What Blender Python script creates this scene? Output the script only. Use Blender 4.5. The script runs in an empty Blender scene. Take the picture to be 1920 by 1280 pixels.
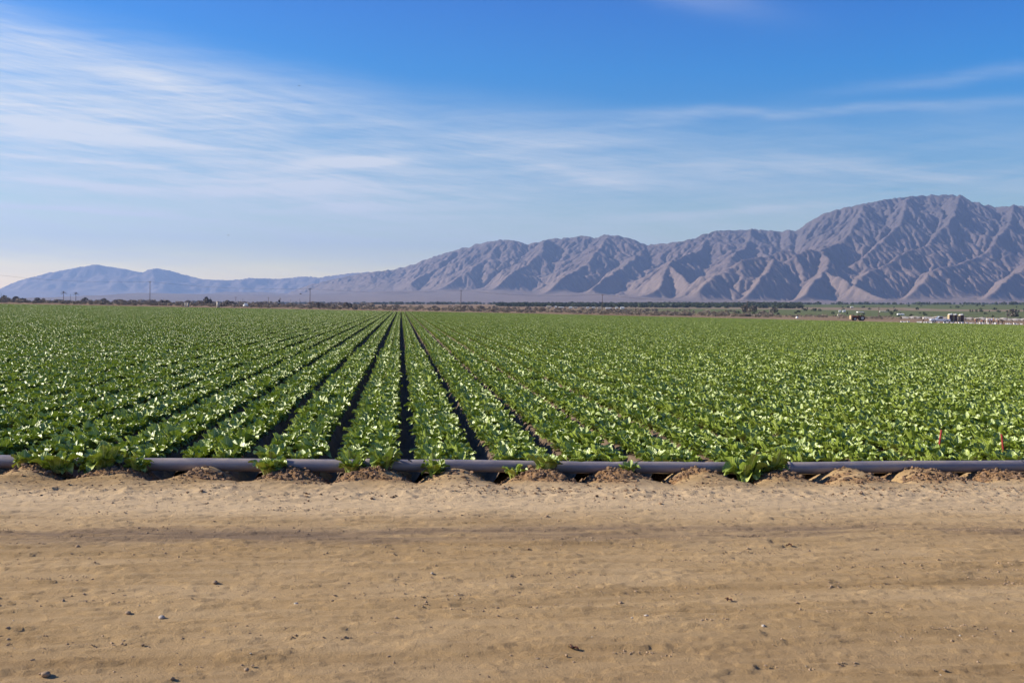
import bpy, bmesh, math, random
import numpy as np
from mathutils import Vector, Matrix, Euler

R = math.radians
S = bpy.context.scene
COL = S.collection
rng = np.random.default_rng(7)
rnd = random.Random(7)

# ------------------------------------------------------------------ camera
CAM_H = 2.2
YAW, PITCH, ROLL = R(6.42), R(1.99), 0.019
FPX = 1867.0
_f = Vector((math.sin(YAW) * math.cos(PITCH), math.cos(YAW) * math.cos(PITCH), -math.sin(PITCH)))
_r0 = Vector((math.cos(YAW), -math.sin(YAW), 0.0))
_u0 = _r0.cross(_f)
_r = _r0 * math.cos(ROLL) + _u0 * math.sin(ROLL)
_u = _u0 * math.cos(ROLL) - _r0 * math.sin(ROLL)
cam_data = bpy.data.cameras.new('camera')
cam = bpy.data.objects.new('camera', cam_data)
COL.objects.link(cam)
cam.matrix_world = Matrix(((_r.x, _u.x, -_f.x, 0), (_r.y, _u.y, -_f.y, 0), (_r.z, _u.z, -_f.z, CAM_H), (0, 0, 0, 1)))
cam_data.sensor_width = 36.0
cam_data.lens = 36.0 * FPX / 1920.0
cam_data.clip_start = 0.1
cam_data.clip_end = 60000.0
S.camera = cam
CAMP = Vector((0, 0, CAM_H))
FH = Vector((math.sin(YAW), math.cos(YAW), 0))       # level forward
RH = _r0                                             # level right

def ray(px, py):
    return (_f + _r * ((px - 960) / FPX) - _u * ((py - 640) / FPX))

def ground(px, py, z=0.0):
    d = ray(px, py)
    t = (z - CAM_H) / d.z
    return CAMP + d * t

def project(p):
    v = Vector(p) - CAMP
    w = v.dot(_f)
    return 960 + FPX * v.dot(_r) / w, 640 - FPX * v.dot(_u) / w, w

# ------------------------------------------------------------------ sun, sky, exposure
SUN_DIR = Vector((-0.88, 0.15, 0.44)).normalized()   # towards the sun
SUN_EL = math.asin(SUN_DIR.z)
SUN_AZ = math.atan2(SUN_DIR.x, SUN_DIR.y)
sd = bpy.data.lights.new('sun', 'SUN')
sd.energy = 5.0
sd.angle = R(0.5)
sd.color = (1.0, 0.91, 0.76)
sun = bpy.data.objects.new('sun', sd)
COL.objects.link(sun)
sun.rotation_euler = SUN_DIR.to_track_quat('Z', 'Y').to_euler()

S.view_settings.view_transform = 'Standard'
S.view_settings.look = 'None'
S.view_settings.exposure = 0.85
S.view_settings.gamma = 1.0
S.view_settings.use_curve_mapping = False
S.render.engine = 'CYCLES'
S.cycles.use_denoising = True
S.cycles.max_bounces = 6
S.cycles.diffuse_bounces = 2
S.cycles.glossy_bounces = 2
S.cycles.transmission_bounces = 3
S.cycles.volume_bounces = 0
S.cycles.caustics_reflective = False
S.cycles.caustics_refractive = False

world = bpy.data.worlds.new('World')
S.world = world
world.use_nodes = True

class NT:
    """small node-tree writer"""
    def __init__(self, tree):
        self.t = tree
        tree.nodes.clear()
    def n(self, kind, **kw):
        nd = self.t.nodes.new(kind)
        for k, v in kw.items():
            setattr(nd, k, v)
        return nd
    def put(self, sock, v):
        if isinstance(v, bpy.types.NodeSocket):
            self.t.links.new(v, sock)
        elif v is not None:
            sock.default_value = v
    def math(self, op, a, b=None, c=None, clamp=False):
        nd = self.n('ShaderNodeMath', operation=op, use_clamp=clamp)
        for i, v in enumerate((a, b, c)):
            self.put(nd.inputs[i], v)
        return nd.outputs[0]
    def vmath(self, op, a, b=None):
        nd = self.n('ShaderNodeVectorMath', operation=op)
        self.put(nd.inputs[0], a)
        if b is not None:
            self.put(nd.inputs[1], b)
        return nd.outputs[0]
    def sep(self, v):
        nd = self.n('ShaderNodeSeparateXYZ')
        self.put(nd.inputs[0], v)
        return nd.outputs
    def comb(self, x, y, z=0.0):
        nd = self.n('ShaderNodeCombineXYZ')
        for i, v in enumerate((x, y, z)):
            self.put(nd.inputs[i], v)
        return nd.outputs[0]
    def noise(self, vec, scale, detail=4.0, rough=0.55, dist=0.0, dims='3D'):
        nd = self.n('ShaderNodeTexNoise', noise_dimensions=dims)
        self.put(nd.inputs['Vector'], vec)
        nd.inputs['Scale'].default_value = scale
        nd.inputs['Detail'].default_value = detail
        nd.inputs['Roughness'].default_value = rough
        nd.inputs['Distortion'].default_value = dist
        return nd.outputs[0]
    def ramp(self, fac, stops, interp='LINEAR'):
        nd = self.n('ShaderNodeValToRGB')
        cr = nd.color_ramp
        cr.interpolation = interp
        while len(cr.elements) < len(stops):
            cr.elements.new(0.5)
        for e, (p, c) in zip(cr.elements, stops):
            e.position = p
            e.color = (*c, 1) if not isinstance(c, (int, float)) else (c, c, c, 1)
        self.put(nd.inputs[0], fac)
        return nd.outputs[0]
    def remap(self, v, a, b, c=0.0, d=1.0, smooth=True):
        nd = self.n('ShaderNodeMapRange', interpolation_type='SMOOTHSTEP' if smooth else 'LINEAR')
        for i, q in enumerate((v, a, b, c, d)):
            self.put(nd.inputs[i], q)
        return nd.outputs[0]
    def mix(self, fac, a, b, blend='MIX'):
        nd = self.n('ShaderNodeMix', data_type='RGBA', blend_type=blend)
        nd.clamp_factor = True
        self.put(nd.inputs[0], fac)
        for s, v in ((nd.inputs[6], a), (nd.inputs[7], b)):
            if isinstance(v, tuple) and len(v) == 3:
                v = (*v, 1)
            self.put(s, v)
        return nd.outputs[2]
    def bump(self, h, strength, distance, normal=None):
        nd = self.n('ShaderNodeBump')
        nd.inputs['Strength'].default_value = strength
        nd.inputs['Distance'].default_value = distance
        self.put(nd.inputs['Height'], h)
        if normal is not None:
            self.put(nd.inputs['Normal'], normal)
        return nd.outputs[0]

def build_sky():
    g = NT(world.node_tree)
    tc = g.n('ShaderNodeTexCoord').outputs['Generated']
    x, y, z = g.sep(g.vmath('NORMALIZE', tc))
    az = g.math('MULTIPLY', g.math('ARCTAN2', x, y), 180 / math.pi)       # degrees right of the rows
    el = g.math('MULTIPLY', g.math('ARCSINE', z), 180 / math.pi)
    sky = g.n('ShaderNodeTexSky', sky_type='NISHITA', sun_disc=False)
    sky.sun_elevation = SUN_EL
    sky.sun_rotation = SUN_AZ
    sky.altitude = 0.0
    sky.air_density = 1.0
    sky.dust_density = 0.4
    sky.ozone_density = 2.0
    # colour response of the camera that took the picture: deep saturated blue high up
    t = g.math('DIVIDE', el, 30.0, clamp=True)
    tint = g.ramp(t, SKY_TINT)
    col = g.mix(1.0, sky.outputs[0], tint, 'MULTIPLY')
    # sunward side paler near the horizon
    # ---- cirrus
    def wisp(az0, el0, length, width, slope, amp, curve=0.0):
        dx = g.math('SUBTRACT', az, az0)
        mid = g.math('ADD', g.math('MULTIPLY', dx, slope), el0)
        if curve:
            mid = g.math('ADD', mid, g.math('MULTIPLY', g.math('MULTIPLY', dx, dx), curve))
        mid = g.math('ADD', mid, wob)
        dy = g.math('DIVIDE', g.math('SUBTRACT', el, mid), width)
        dx = g.math('DIVIDE', dx, length)
        q = g.math('ADD', g.math('MULTIPLY', dy, dy), g.math('MULTIPLY', dx, dx))
        return g.math('MULTIPLY', g.math('EXPONENT', g.math('MULTIPLY', q, -1.0)), amp)
    wob = g.math('MULTIPLY', g.math('SUBTRACT', g.noise(g.comb(az, el), 0.13, 3.0), 0.5), 1.0)
    # streaks lie along lines falling gently to the right
    ee = g.math('ADD', el, g.math('MULTIPLY', az, 0.13))
    v1 = g.comb(g.math('MULTIPLY', az, 0.055), g.math('MULTIPLY', g.math('ADD', ee, wob), 0.62))
    s1 = g.noise(v1, 1.0, 9.0, 0.66, 0.35)
    e2 = g.math('SUBTRACT', el, g.math('MULTIPLY', az, 0.05))
    v2 = g.comb(g.math('MULTIPLY', az, 0.11), g.math('MULTIPLY', g.math('ADD', e2, wob), 1.9), 5.0)
    s2 = g.noise(v2, 1.0, 8.0, 0.66, 0.25)
    v3 = g.comb(g.math('MULTIPLY', az, 0.30), g.math('MULTIPLY', ee, 6.5), 9.0)
    s3 = g.noise(v3, 1.0, 6.0, 0.68, 0.4)
    st = g.math('ADD', g.math('MULTIPLY', s1, 0.55), g.math('MULTIPLY', s2, 0.45))
    st = g.math('ADD', st, g.math('MULTIPLY', g.math('SUBTRACT', s3, 0.5), 0.22))
    # upper limit of the veil falls from left to right
    a01 = g.remap(az, -22, 34, 0, 1, smooth=False)
    top = g.math('MULTIPLY', g.ramp(a01, VEIL_TOP), 40.0)
    under = g.math('SUBTRACT', top, g.math('ADD', el, g.math('MULTIPLY', wob, 0.9)))
    veil = g.remap(under, -1.2, 3.2, 0, 1)
    low = g.remap(el, 0.0, 4.5, 0.22, 1.0)
    lr = g.ramp(a01, VEIL_LR)
    cl = g.math('MULTIPLY', g.math('MULTIPLY', veil, low), lr)
    dens = g.math('MULTIPLY', cl, g.remap(st, 0.28, 0.72, 0.22, 0.92))
    for w in WISPS:
        dens = g.math('ADD', dens, g.math('MULTIPLY', wisp(*w), g.remap(st, 0.25, 0.7, 0.35, 1.2)))
    dens = g.math('MINIMUM', dens, 0.95)
    hi = g.remap(el, 25, 60, 1, 0.35)
    dens = g.math('MULTIPLY', dens, hi)
    col = g.mix(dens, col, CLOUD)
    bg = g.n('ShaderNodeBackground')
    g.put(bg.inputs[0], col)
    bg.inputs[1].default_value = SKY_STRENGTH
    out = g.n('ShaderNodeOutputWorld')
    g.t.links.new(bg.outputs[0], out.inputs[0])

SKY_STRENGTH = 0.052
SKY_TINT = [(0.0, (4.4, 3.2, 1.35)), (0.06, (3.5, 2.7, 1.22)), (0.11, (1.95, 1.85, 1.16)), (0.24, (0.34, 1.02, 1.34)), (0.44, (0.0, 0.90, 1.72)), (0.58, (0.0, 0.72, 1.78)), (1.0, (0.02, 0.46, 1.30))]
CLOUD = (9.0, 9.3, 9.6)
# px -> degrees helpers used only to write the list below: az = 6.42 + (px-960)/32.6, el = (yh-py)/32.6
VEIL_TOP = [(0.0, 15.0 / 40), (0.18, 13.6 / 40), (0.40, 11.8 / 40), (0.62, 10.8 / 40), (1.0, 10.6 / 40)]
VEIL_LR = [(0.0, 1.0), (0.35, 0.95), (0.55, 0.74), (0.75, 0.56), (1.0, 0.50)]
WISPS = [
    # az, el, length, width, slope, amp, curve
    (-19.0, 9.2, 5.0, 0.9, -0.06, 0.55),
    (-16.0, 12.2, 9.0, 0.9, -0.22, 0.30),
    (-2.5, 8.0, 3.2, 0.30, 0.10, 0.60),
    (-6.5, 6.2, 5.5, 0.9, -0.05, 0.40),
    (-18.0, 6.1, 7.0, 0.20, -0.04, 0.50),
    (-15.0, 8.4, 8.0, 0.14, -0.01, 0.35),
    (-17.0, 7.2, 6.0, 0.12, -0.03, 0.30),
    (1.0, 6.6, 6.0, 0.25, -0.10, 0.25),
    (9.0, 9.4, 6.0, 0.35, 0.03, 0.22),
    (-17.0, 4.6, 7.0, 0.15, -0.04, 0.55),
    (10.0, 7.6, 5.0, 0.45, -0.16, 0.30),
    (13.5, 10.4, 4.5, 0.40, 0.07, 0.30),
    (25.0, 10.9, 13.0, 0.26, -0.005, 0.24),
    (31.0, 12.2, 6.5, 0.34, 0.05, 0.22),
    (24.0, 7.6, 9.0, 0.7, -0.07, 0.28),
    (15.5, 17.5, 4.5, 0.9, -0.25, 0.20),
    (19.0, 5.6, 6.0, 0.22, 0.06, 0.25),
]
NO_MTN = False
build_sky()
# ------------------------------------------------------------------ helpers
def tag(o, label=None, cat=None, group=None, kind=None):
    if label: o['label'] = label
    if cat: o['category'] = cat
    if group: o['group'] = group
    if kind: o['kind'] = kind
    return o

def link(o, parent=None):
    COL.objects.link(o)
    if parent is not None:
        o.parent = parent
    return o

def thing(name, label, cat, loc=(0, 0, 0), rotz=0.0, group=None):
    o = bpy.data.objects.new(name, None)
    o.empty_display_size = 0.2
    link(o)
    o.location = loc
    o.rotation_euler = (0, 0, rotz)
    return tag(o, label, cat, group)

def mesh_np(name, verts, faces, smooth=True):
    """faces: (n,3) or (n,4) int array"""
    verts = np.asarray(verts, np.float32)
    faces = np.asarray(faces, np.int32)
    m = bpy.data.meshes.new(name)
    m.vertices.add(len(verts))
    m.vertices.foreach_set('co', verts.ravel())
    k = faces.shape[1]
    m.loops.add(faces.size)
    m.loops.foreach_set('vertex_index', faces.ravel())
    m.polygons.add(len(faces))
    m.polygons.foreach_set('loop_start', np.arange(len(faces), dtype=np.int32) * k)
    m.polygons.foreach_set('use_smooth', np.full(len(faces), smooth))
    m.update(calc_edges=True)
    return m

def grid_faces(nx, ny):
    i = np.arange(ny - 1)[:, None] * nx + np.arange(nx - 1)[None, :]
    return np.stack([i, i + 1, i + nx + 1, i + nx], -1).reshape(-1, 4)

def obj(name, mesh, mat=None, parent=None, loc=None):
    o = bpy.data.objects.new(name, mesh)
    if mat is not None and len(mesh.materials) == 0:
        mesh.materials.append(mat)
    link(o, parent)
    if loc is not None:
        o.location = loc
    return o

def bm_mesh(name, bm, smooth=False):
    bmesh.ops.recalc_face_normals(bm, faces=bm.faces)
    m = bpy.data.meshes.new(name)
    bm.to_mesh(m)
    bm.free()
    if smooth:
        m.polygons.foreach_set('use_smooth', np.ones(len(m.polygons), bool))
    return m

def box(bm, c, s, rot=None, taper=1.0, bevel=0.0):
    r = bmesh.ops.create_cube(bm, size=1.0)
    vs = r['verts']
    for v in vs:
        k = taper if v.co.z > 0 else 1.0
        v.co = Vector((v.co.x * s[0] * k, v.co.y * s[1] * k, v.co.z * s[2]))
    if bevel:
        es = list({e for v in vs for e in v.link_edges})
        r2 = bmesh.ops.bevel(bm, geom=es, offset=bevel, segments=2, affect='EDGES', profile=0.5)
        vs = list({v for f in r2['faces'] for v in f.verts} | {v for v in vs if v.is_valid})
    M = Matrix.Translation(c) @ (rot.to_matrix().to_4x4() if rot is not None else Matrix.Identity(4))
    for v in vs:
        v.co = M @ v.co
    return vs

def cyl(bm, p0, p1, r0, r1=None, seg=12, caps=True):
    p0, p1 = Vector(p0), Vector(p1)
    r1 = r0 if r1 is None else r1
    d = p1 - p0
    q = d.to_track_quat('Z', 'Y').to_matrix().to_4x4()
    M = Matrix.Translation((p0 + p1) / 2) @ q
    bmesh.ops.create_cone(bm, cap_ends=caps, segments=seg, radius1=r0, radius2=r1, depth=d.length, matrix=M)

def blob(bm, c, r, sub=2, jag=0.25, seed=0, squash=1.0):
    rr = random.Random(seed)
    res = bmesh.ops.create_icosphere(bm, subdivisions=sub, radius=1.0)
    for v in res['verts']:
        k = 1 + rr.uniform(-jag, jag)
        v.co = Vector((v.co.x * r * k, v.co.y * r * k, v.co.z * r * k * squash)) + Vector(c)

# ------------------------------------------------------------------ noise
def perlin(x, y, seed=0):
    r = np.random.default_rng(seed)
    perm = r.permutation(512).astype(np.int64)
    ang = r.random(512) * 2 * np.pi
    gx, gy = np.cos(ang), np.sin(ang)
    xi, yi = np.floor(x).astype(np.int64), np.floor(y).astype(np.int64)
    xf, yf = x - xi, y - yi
    def h(a, b):
        return perm[(perm[a & 511] + b) & 511]
    def gd(a, b, dx, dy):
        k = h(a, b)
        return gx[k] * dx + gy[k] * dy
    u = xf * xf * xf * (xf * (xf * 6 - 15) + 10)
    v = yf * yf * yf * (yf * (yf * 6 - 15) + 10)
    n0 = gd(xi, yi, xf, yf) * (1 - u) + gd(xi + 1, yi, xf - 1, yf) * u
    n1 = gd(xi, yi + 1, xf, yf - 1) * (1 - u) + gd(xi + 1, yi + 1, xf - 1, yf - 1) * u
    return (n0 * (1 - v) + n1 * v) * 1.5

def fbm(x, y, oct=4, seed=0, gain=0.5, lac=2.03):
    s, a = 0.0, 1.0
    for k in range(oct):
        s = s + a * perlin(x * lac ** k, y * lac ** k, seed + k)
        a *= gain
    return s

def sstep(a, b, x):
    t = np.clip((x - a) / (b - a), 0, 1)
    return t * t * (3 - 2 * t)

# ------------------------------------------------------------------ far terrain and mountains
def far_height(xc, zc):
    """height of the valley floor; xc right, zc forward of the camera"""
    t = sstep(420.0, 1900.0, np.hypot(xc, zc) * np.where(zc > 0, 1, 0))
    z = 0.0034 * zc + 0.0185 * xc
    return t * np.maximum(z, -12.0)

def cam_to_world(xc, zc):
    return RH.x * xc + FH.x * zc, RH.y * xc + FH.y * zc

def fastscape(z, U, K, dx, dt, n, m=0.45, diff=0.0):
    H, W = z.shape
    N = H * W
    idx = np.arange(N).reshape(H, W)
    sh = [(-1, 0, 1.0), (1, 0, 1.0), (0, -1, 1.0), (0, 1, 1.0), (-1, -1, 1.41421), (-1, 1, 1.41421), (1, -1, 1.41421), (1, 1, 1.41421)]
    fixed = np.zeros((H, W), bool)
    fixed[0, :] = fixed[-1, :] = True
    for it in range(n):
        if diff:
            zp = np.pad(z, 1, mode='edge')
            z = z + diff * (zp[:-2, 1:-1] + zp[2:, 1:-1] + zp[1:-1, :-2] + zp[1:-1, 2:] - 4 * z)
        zp = np.pad(z, 1, constant_values=1e9)
        ip = np.pad(idx, 1, mode='edge')
        best = np.zeros((H, W))
        rec = idx.copy()
        dist = np.ones((H, W))
        for dy, dx_, d in sh:
            s = (z - zp[1 + dy:1 + dy + H, 1 + dx_:1 + dx_ + W]) / d
            w = s > best
            best = np.where(w, s, best)
            rec = np.where(w, ip[1 + dy:1 + dy + H, 1 + dx_:1 + dx_ + W], rec)
            dist = np.where(w, d, dist)
        rec = np.where(fixed, idx, rec).ravel()
        lev = (rec != np.arange(N)).astype(np.int32)
        r = rec.copy()
        for _ in range(14):
            lev = lev + lev[r]
            r = r[r]
        order = np.argsort(lev, kind='stable')
        cnt = np.bincount(lev)
        ends = np.cumsum(cnt)
        starts = ends - cnt
        A = np.full(N, dx * dx)
        for L in range(len(cnt) - 1, 0, -1):
            s = order[starts[L]:ends[L]]
            np.add.at(A, rec[s], A[s])
        F = K * dt * A ** m / (dx * dist.ravel())
        zf = (z + U * dt * ~fixed).ravel()
        for L in range(1, len(cnt)):
            s = order[starts[L]:ends[L]]
            zf[s] = (zf[s] + F[s] * zf[rec[s]]) / (1 + F[s])
        z = zf.reshape(H, W)
    return z, A.reshape(H, W)

def sky_h(px, py, z):
    """camera-frame x and height of a photo point at forward distance z"""
    d = ray(px, py)
    k = z / d.dot(FH)
    p = CAMP + d * k
    return d.dot(RH) * k, p.z

def mountain_range(name, skyline, foot, spurs, x0, x1, z0, z1, cell, seed, iters, mat, relief, K=1.0, sm=9):
    xs = np.arange(x0, x1, cell)
    zs = np.arange(z0, z1, cell)
    X, Z = np.meshgrid(xs, zs)
    u = X / Z
    base = far_height(X, Z)
    cu = np.array([sky_h(p[0], p[1], 1000.0)[0] / 1000.0 for p in skyline])
    ce = np.array([(sky_h(p[0], p[1], 1000.0)[1] - CAM_H) / 1000.0 for p in skyline])   # tan of elevation
    cz = np.array([p[2] for p in skyline])
    wob = fbm(X / 900.0, Z / 900.0, 4, seed + 3) * 260
    crest_z = np.interp(u, cu, cz) + wob * 0.6
    hc = np.maximum(np.interp(u, cu, ce) * np.interp(u, cu, cz) + CAM_H - base, 5)
    fu = np.array([sky_h(p[0], 560, 1000.0)[0] / 1000.0 for p in foot])
    fz = np.interp(u, fu, [p[1] for p in foot]) + fbm(X / 500.0, Z / 700.0, 4, seed + 5) * 240
    fan = np.interp(u, fu, [p[2] for p in foot]) * np.clip((Z - z0 - 150) / np.maximum(fz - z0 - 150, 60), 0, 1) ** 1.4
    base = base + fan
    hc = np.maximum(hc - fan, 5)
    t = (Z - fz) / np.maximum(crest_z - fz, 200)
    back = 1 - (Z - crest_z) / 1700.0
    T = hc * np.clip(np.minimum(t, back), 0, 1) ** 1.7
    for (pts, sl) in spurs:
        P = []
        for (px, py, zz) in pts:
            xx, hh = sky_h(px, py, zz)
            P.append((xx, zz, hh - far_height(np.array(xx), np.array(zz)) - np.interp(xx / zz, fu, [p[2] for p in foot])))
        for a, b in zip(P[:-1], P[1:]):
            ax, az, ah = a
            bx, bz, bh = b
            L2 = (bx - ax) ** 2 + (bz - az) ** 2
            q = np.clip(((X - ax) * (bx - ax) + (Z - az) * (bz - az)) / L2, 0, 1)
            d = np.hypot(X - ax - q * (bx - ax), Z - az - q * (bz - az))
            T = np.maximum(T, ah + q * (bh - ah) - sl * d)
    T = np.maximum(T, 0)
    z = T * 0.8 + (fbm(X / 260.0, Z / 260.0, 5, seed) * 38 + fbm(X / 60., Z / 60., 3, seed + 9) * 8) * sstep(0, 120, T) * relief
    z = np.maximum(z, 0) + rng.random(z.shape) * 0.5
    U = T / 60.0
    z, A = fastscape(z, U, 0.036 * K, cell, 1.0, iters, m=0.45, diff=0.002)
    z = z * sstep(-10, 120, T)
    # fit the skyline: scale every direction so that its highest point stands where the photograph has it
    nb = 500
    ub = np.clip(((u - cu[0]) / (cu[-1] - cu[0]) * nb).astype(int), 0, nb - 1)
    need = np.interp(u, cu, ce)
    cur = np.full(nb, 1e-4)
    el = (z + base - CAM_H) / Z
    np.maximum.at(cur, ub.ravel(), el.ravel())
    want = np.interp((np.arange(nb) + .5) / nb * (cu[-1] - cu[0]) + cu[0], cu, ce)
    for _ in range(4):
        bb = np.interp((np.arange(nb) + .5) / nb * (cu[-1] - cu[0]) + cu[0], fu, [float(far_height(np.array(a * 6000.), np.array(6000.))) / 6000. for a in fu])
        k = np.clip((want - bb) / np.maximum(cur - bb, 1e-4), 0.3, 3)
        k = np.convolve(np.pad(k, sm // 2, mode='edge'), np.ones(sm) / sm, 'valid')
        z = z * k[ub] if False else z * np.interp((u - cu[0]) / (cu[-1] - cu[0]) * nb - .5, np.arange(nb), k)
        cur = np.full(nb, 1e-4)
        el = (z + base - CAM_H) / Z
        np.maximum.at(cur, ub.ravel(), el.ravel())
    rid = 1 - np.abs(fbm(X / 55., Z / 80., 4, seed + 31, 0.6)) * 1.3
    z = z + (rid - 0.6) * 5.0 * sstep(10, 160, z) * relief
    hgt = z + base - 3.0 * ((z < 1.0) & (fan < 0.5))
    wx, wy = cam_to_world(X, Z)
    V = np.stack([wx, wy, hgt], -1).reshape(-1, 3)
    F = grid_faces(len(xs), len(zs))
    m = mesh_np(name, V, F)
    at = m.attributes.new('wash', 'FLOAT', 'POINT')
    wash = np.clip(np.log(A / (cell * cell)) / 7.0 - 0.15, 0, 1) * sstep(260, 0, z)
    at.data.foreach_set('value', wash.astype(np.float32).ravel())
    return tag(obj(name, m, mat), kind='structure')
# ------------------------------------------------------------------ materials
def new_mat(name):
    m = bpy.data.materials.new(name)
    m.use_nodes = True
    g = NT(m.node_tree)
    p = g.n('ShaderNodeBsdfPrincipled')
    o = g.n('ShaderNodeOutputMaterial')
    g.t.links.new(p.outputs[0], o.inputs[0])
    return m, g, p, o

def plain(name, col, rough=0.6, spec=0.5, metal=0.0, var=0.12, scale=3.0, bump=0.0):
    m, g, p, o = new_mat(name)
    tc = g.n('ShaderNodeTexCoord').outputs['Object']
    n = g.noise(tc, scale, 5.0)
    lo = tuple(max(0, c * (1 - var * 2)) for c in col)
    hi = tuple(min(1, c * (1 + var)) for c in col)
    g.put(p.inputs['Base Color'], g.ramp(n, [(0.3, lo), (0.7, hi)]))
    p.inputs['Roughness'].default_value = rough
    p.inputs['Specular IOR Level'].default_value = spec
    p.inputs['Metallic'].default_value = metal
    if bump:
        g.put(p.inputs['Normal'], g.bump(n, 0.5, bump))
    return m

def rock_mat(name, cols):
    m, g, p, o = new_mat(name)
    pos = g.n('ShaderNodeNewGeometry').outputs['Position']
    n1 = g.noise(pos, 0.0012, 6.0, 0.6)
    n2 = g.noise(pos, 0.012, 8.0, 0.65)
    n3 = g.noise(pos, 0.05, 6.0, 0.7)
    c = g.ramp(n1, [(0.32, cols[0]), (0.5, cols[1]), (0.68, cols[2])])
    c = g.mix(g.remap(n2, 0.35, 0.7, 0.0, 0.75), c, cols[3])
    c = g.mix(g.remap(n3, 0.45, 0.75, 0.0, 0.6), c, cols[0])
    w = g.n('ShaderNodeAttribute', attribute_name='wash').outputs['Fac']
    c = g.mix(g.math('MULTIPLY', w, 0.8), c, cols[4])
    hz = g.math('ADD', g.sep(pos)[2], g.math('MULTIPLY', g.math('SUBTRACT', n1, 0.5), 500.0))
    c = g.mix(g.remap(hz, 330, 90, 0.0, 0.55), c, (0.25, 0.185, 0.148))     # paler tan foothills
    c = g.mix(g.remap(hz, 300, 600, 0.0, 0.65), c, (0.085, 0.076, 0.082))    # darker varnished rock and brush higher up
    g.put(p.inputs['Base Color'], c)
    p.inputs['Roughness'].default_value = 0.95
    p.inputs['Specular IOR Level'].default_value = 0.1
    h = g.math('ADD', g.math('MULTIPLY', n2, 0.6), g.math('MULTIPLY', n3, 0.25))
    g.put(p.inputs['Normal'], g.bump(h, 0.9, 14.0))
    return m
# ------------------------------------------------------------------ ground, road, field soil
BED = 1.05                 # bed spacing
FUR0 = 0.12                # furrow right of the bed behind the pipe coupling
def pipe_y(x):
    return 12.83 + 0.0050 * (x - 4.0) ** 2
def field_end(x):
    return np.where(x < 40, 308.0, 308.0 - (x - 40) * 0.90)

def dirt_mat():
    m, g, p, o = new_mat('dirt')
    pos = g.n('ShaderNodeNewGeometry').outputs['Position']
    x, y, z = g.sep(pos)
    st = g.comb(g.math('MULTIPLY', x, 0.10), g.math('MULTIPLY', y, 1.0), z)
    n1 = g.noise(st, 1.6, 6.0, 0.6, 0.6)         # tracks, drawn out along the road
    n2 = g.noise(pos, 0.9, 5.0, 0.6)
    n3 = g.noise(pos, 9.0, 6.0, 0.65)
    n4 = g.noise(pos, 55.0, 4.0, 0.7)
    c = g.ramp(n1, [(0.36, (0.305, 0.198, 0.090)), (0.48, (0.413, 0.278, 0.136)), (0.60, (0.472, 0.326, 0.170))])
    c = g.mix(g.remap(n2, 0.35, 0.72, 0.0, 0.55), c, (0.395, 0.255, 0.114))
    c = g.mix(g.remap(n3, 0.52, 0.8, 0.0, 0.55), c, (0.514, 0.374, 0.206))
    c = g.mix(g.remap(n4, 0.58, 0.8, 0.0, 0.5), c, (0.191, 0.125, 0.063))
    n6 = g.noise(pos, 120.0, 3.0, 0.7)
    c = g.mix(g.remap(n6, 0.50, 0.70, 0.0, 0.45), c, (0.20, 0.140, 0.085))
    c = g.mix(g.remap(n6, 0.46, 0.28, 0.0, 0.35), c, (0.58, 0.44, 0.29))
    # pale dusty wash at the foot of the berm, damp streak further out on the road
    yw = g.math('ADD', y, g.math('MULTIPLY', g.math('SUBTRACT', n2, 0.5), 1.2))
    dust = g.math('MULTIPLY', g.remap(yw, 9.7, 11.0, 0, 1), g.remap(yw, 11.4, 12.4, 1, 0))
    c = g.mix(g.math('MULTIPLY', dust, 0.65), c, (0.62, 0.462, 0.285))
    n5 = g.noise(g.comb(g.math('MULTIPLY', x, 0.28), g.math('MULTIPLY', y, 2.2)), 1.0, 5.0, 0.65)
    dampy = g.math('ABSOLUTE', g.math('SUBTRACT', y, g.math('ADD', 9.55, g.math('MULTIPLY', g.math('SUBTRACT', n2, 0.5), 0.7))))
    damp = g.math('MULTIPLY', g.remap(dampy, 0.05, 0.5, 1, 0), g.remap(n5, 0.36, 0.6, 0, 1))
    c = g.mix(g.math('MULTIPLY', damp, 1.0), c, (0.221, 0.153, 0.096))
    near = g.math('MULTIPLY', g.remap(y, 7.0, 5.9, 0, 1), g.remap(n5, 0.3, 0.7, 0.2, 1))
    c = g.mix(g.math('MULTIPLY', near, 0.55), c, (0.270, 0.172, 0.082))
    # turned earth of the berm
    a = g.n('ShaderNodeAttribute', attribute_name='turned').outputs['Fac']
    c = g.mix(a, c, g.ramp(n3, [(0.3, (0.179, 0.099, 0.048)), (0.55, (0.293, 0.172, 0.084)), (0.75, (0.407, 0.255, 0.129))]))
    g.put(p.inputs['Base Color'], c)
    p.inputs['Roughness'].default_value = 0.95
    p.inputs['Specular IOR Level'].default_value = 0.12
    h = g.math('ADD', g.math('MULTIPLY', n3, 0.6), g.math('MULTIPLY', n4, 0.4))
    h = g.math('ADD', h, g.math('MULTIPLY', g.noise(pos, 170.0, 3.0, 0.7), 0.2))
    h = g.math('ADD', h, g.math('MULTIPLY', g.noise(pos, 420.0, 2.0, 0.7), 0.10))
    g.put(p.inputs['Normal'], g.bump(h, 0.9, 0.022))
    return m

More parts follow.
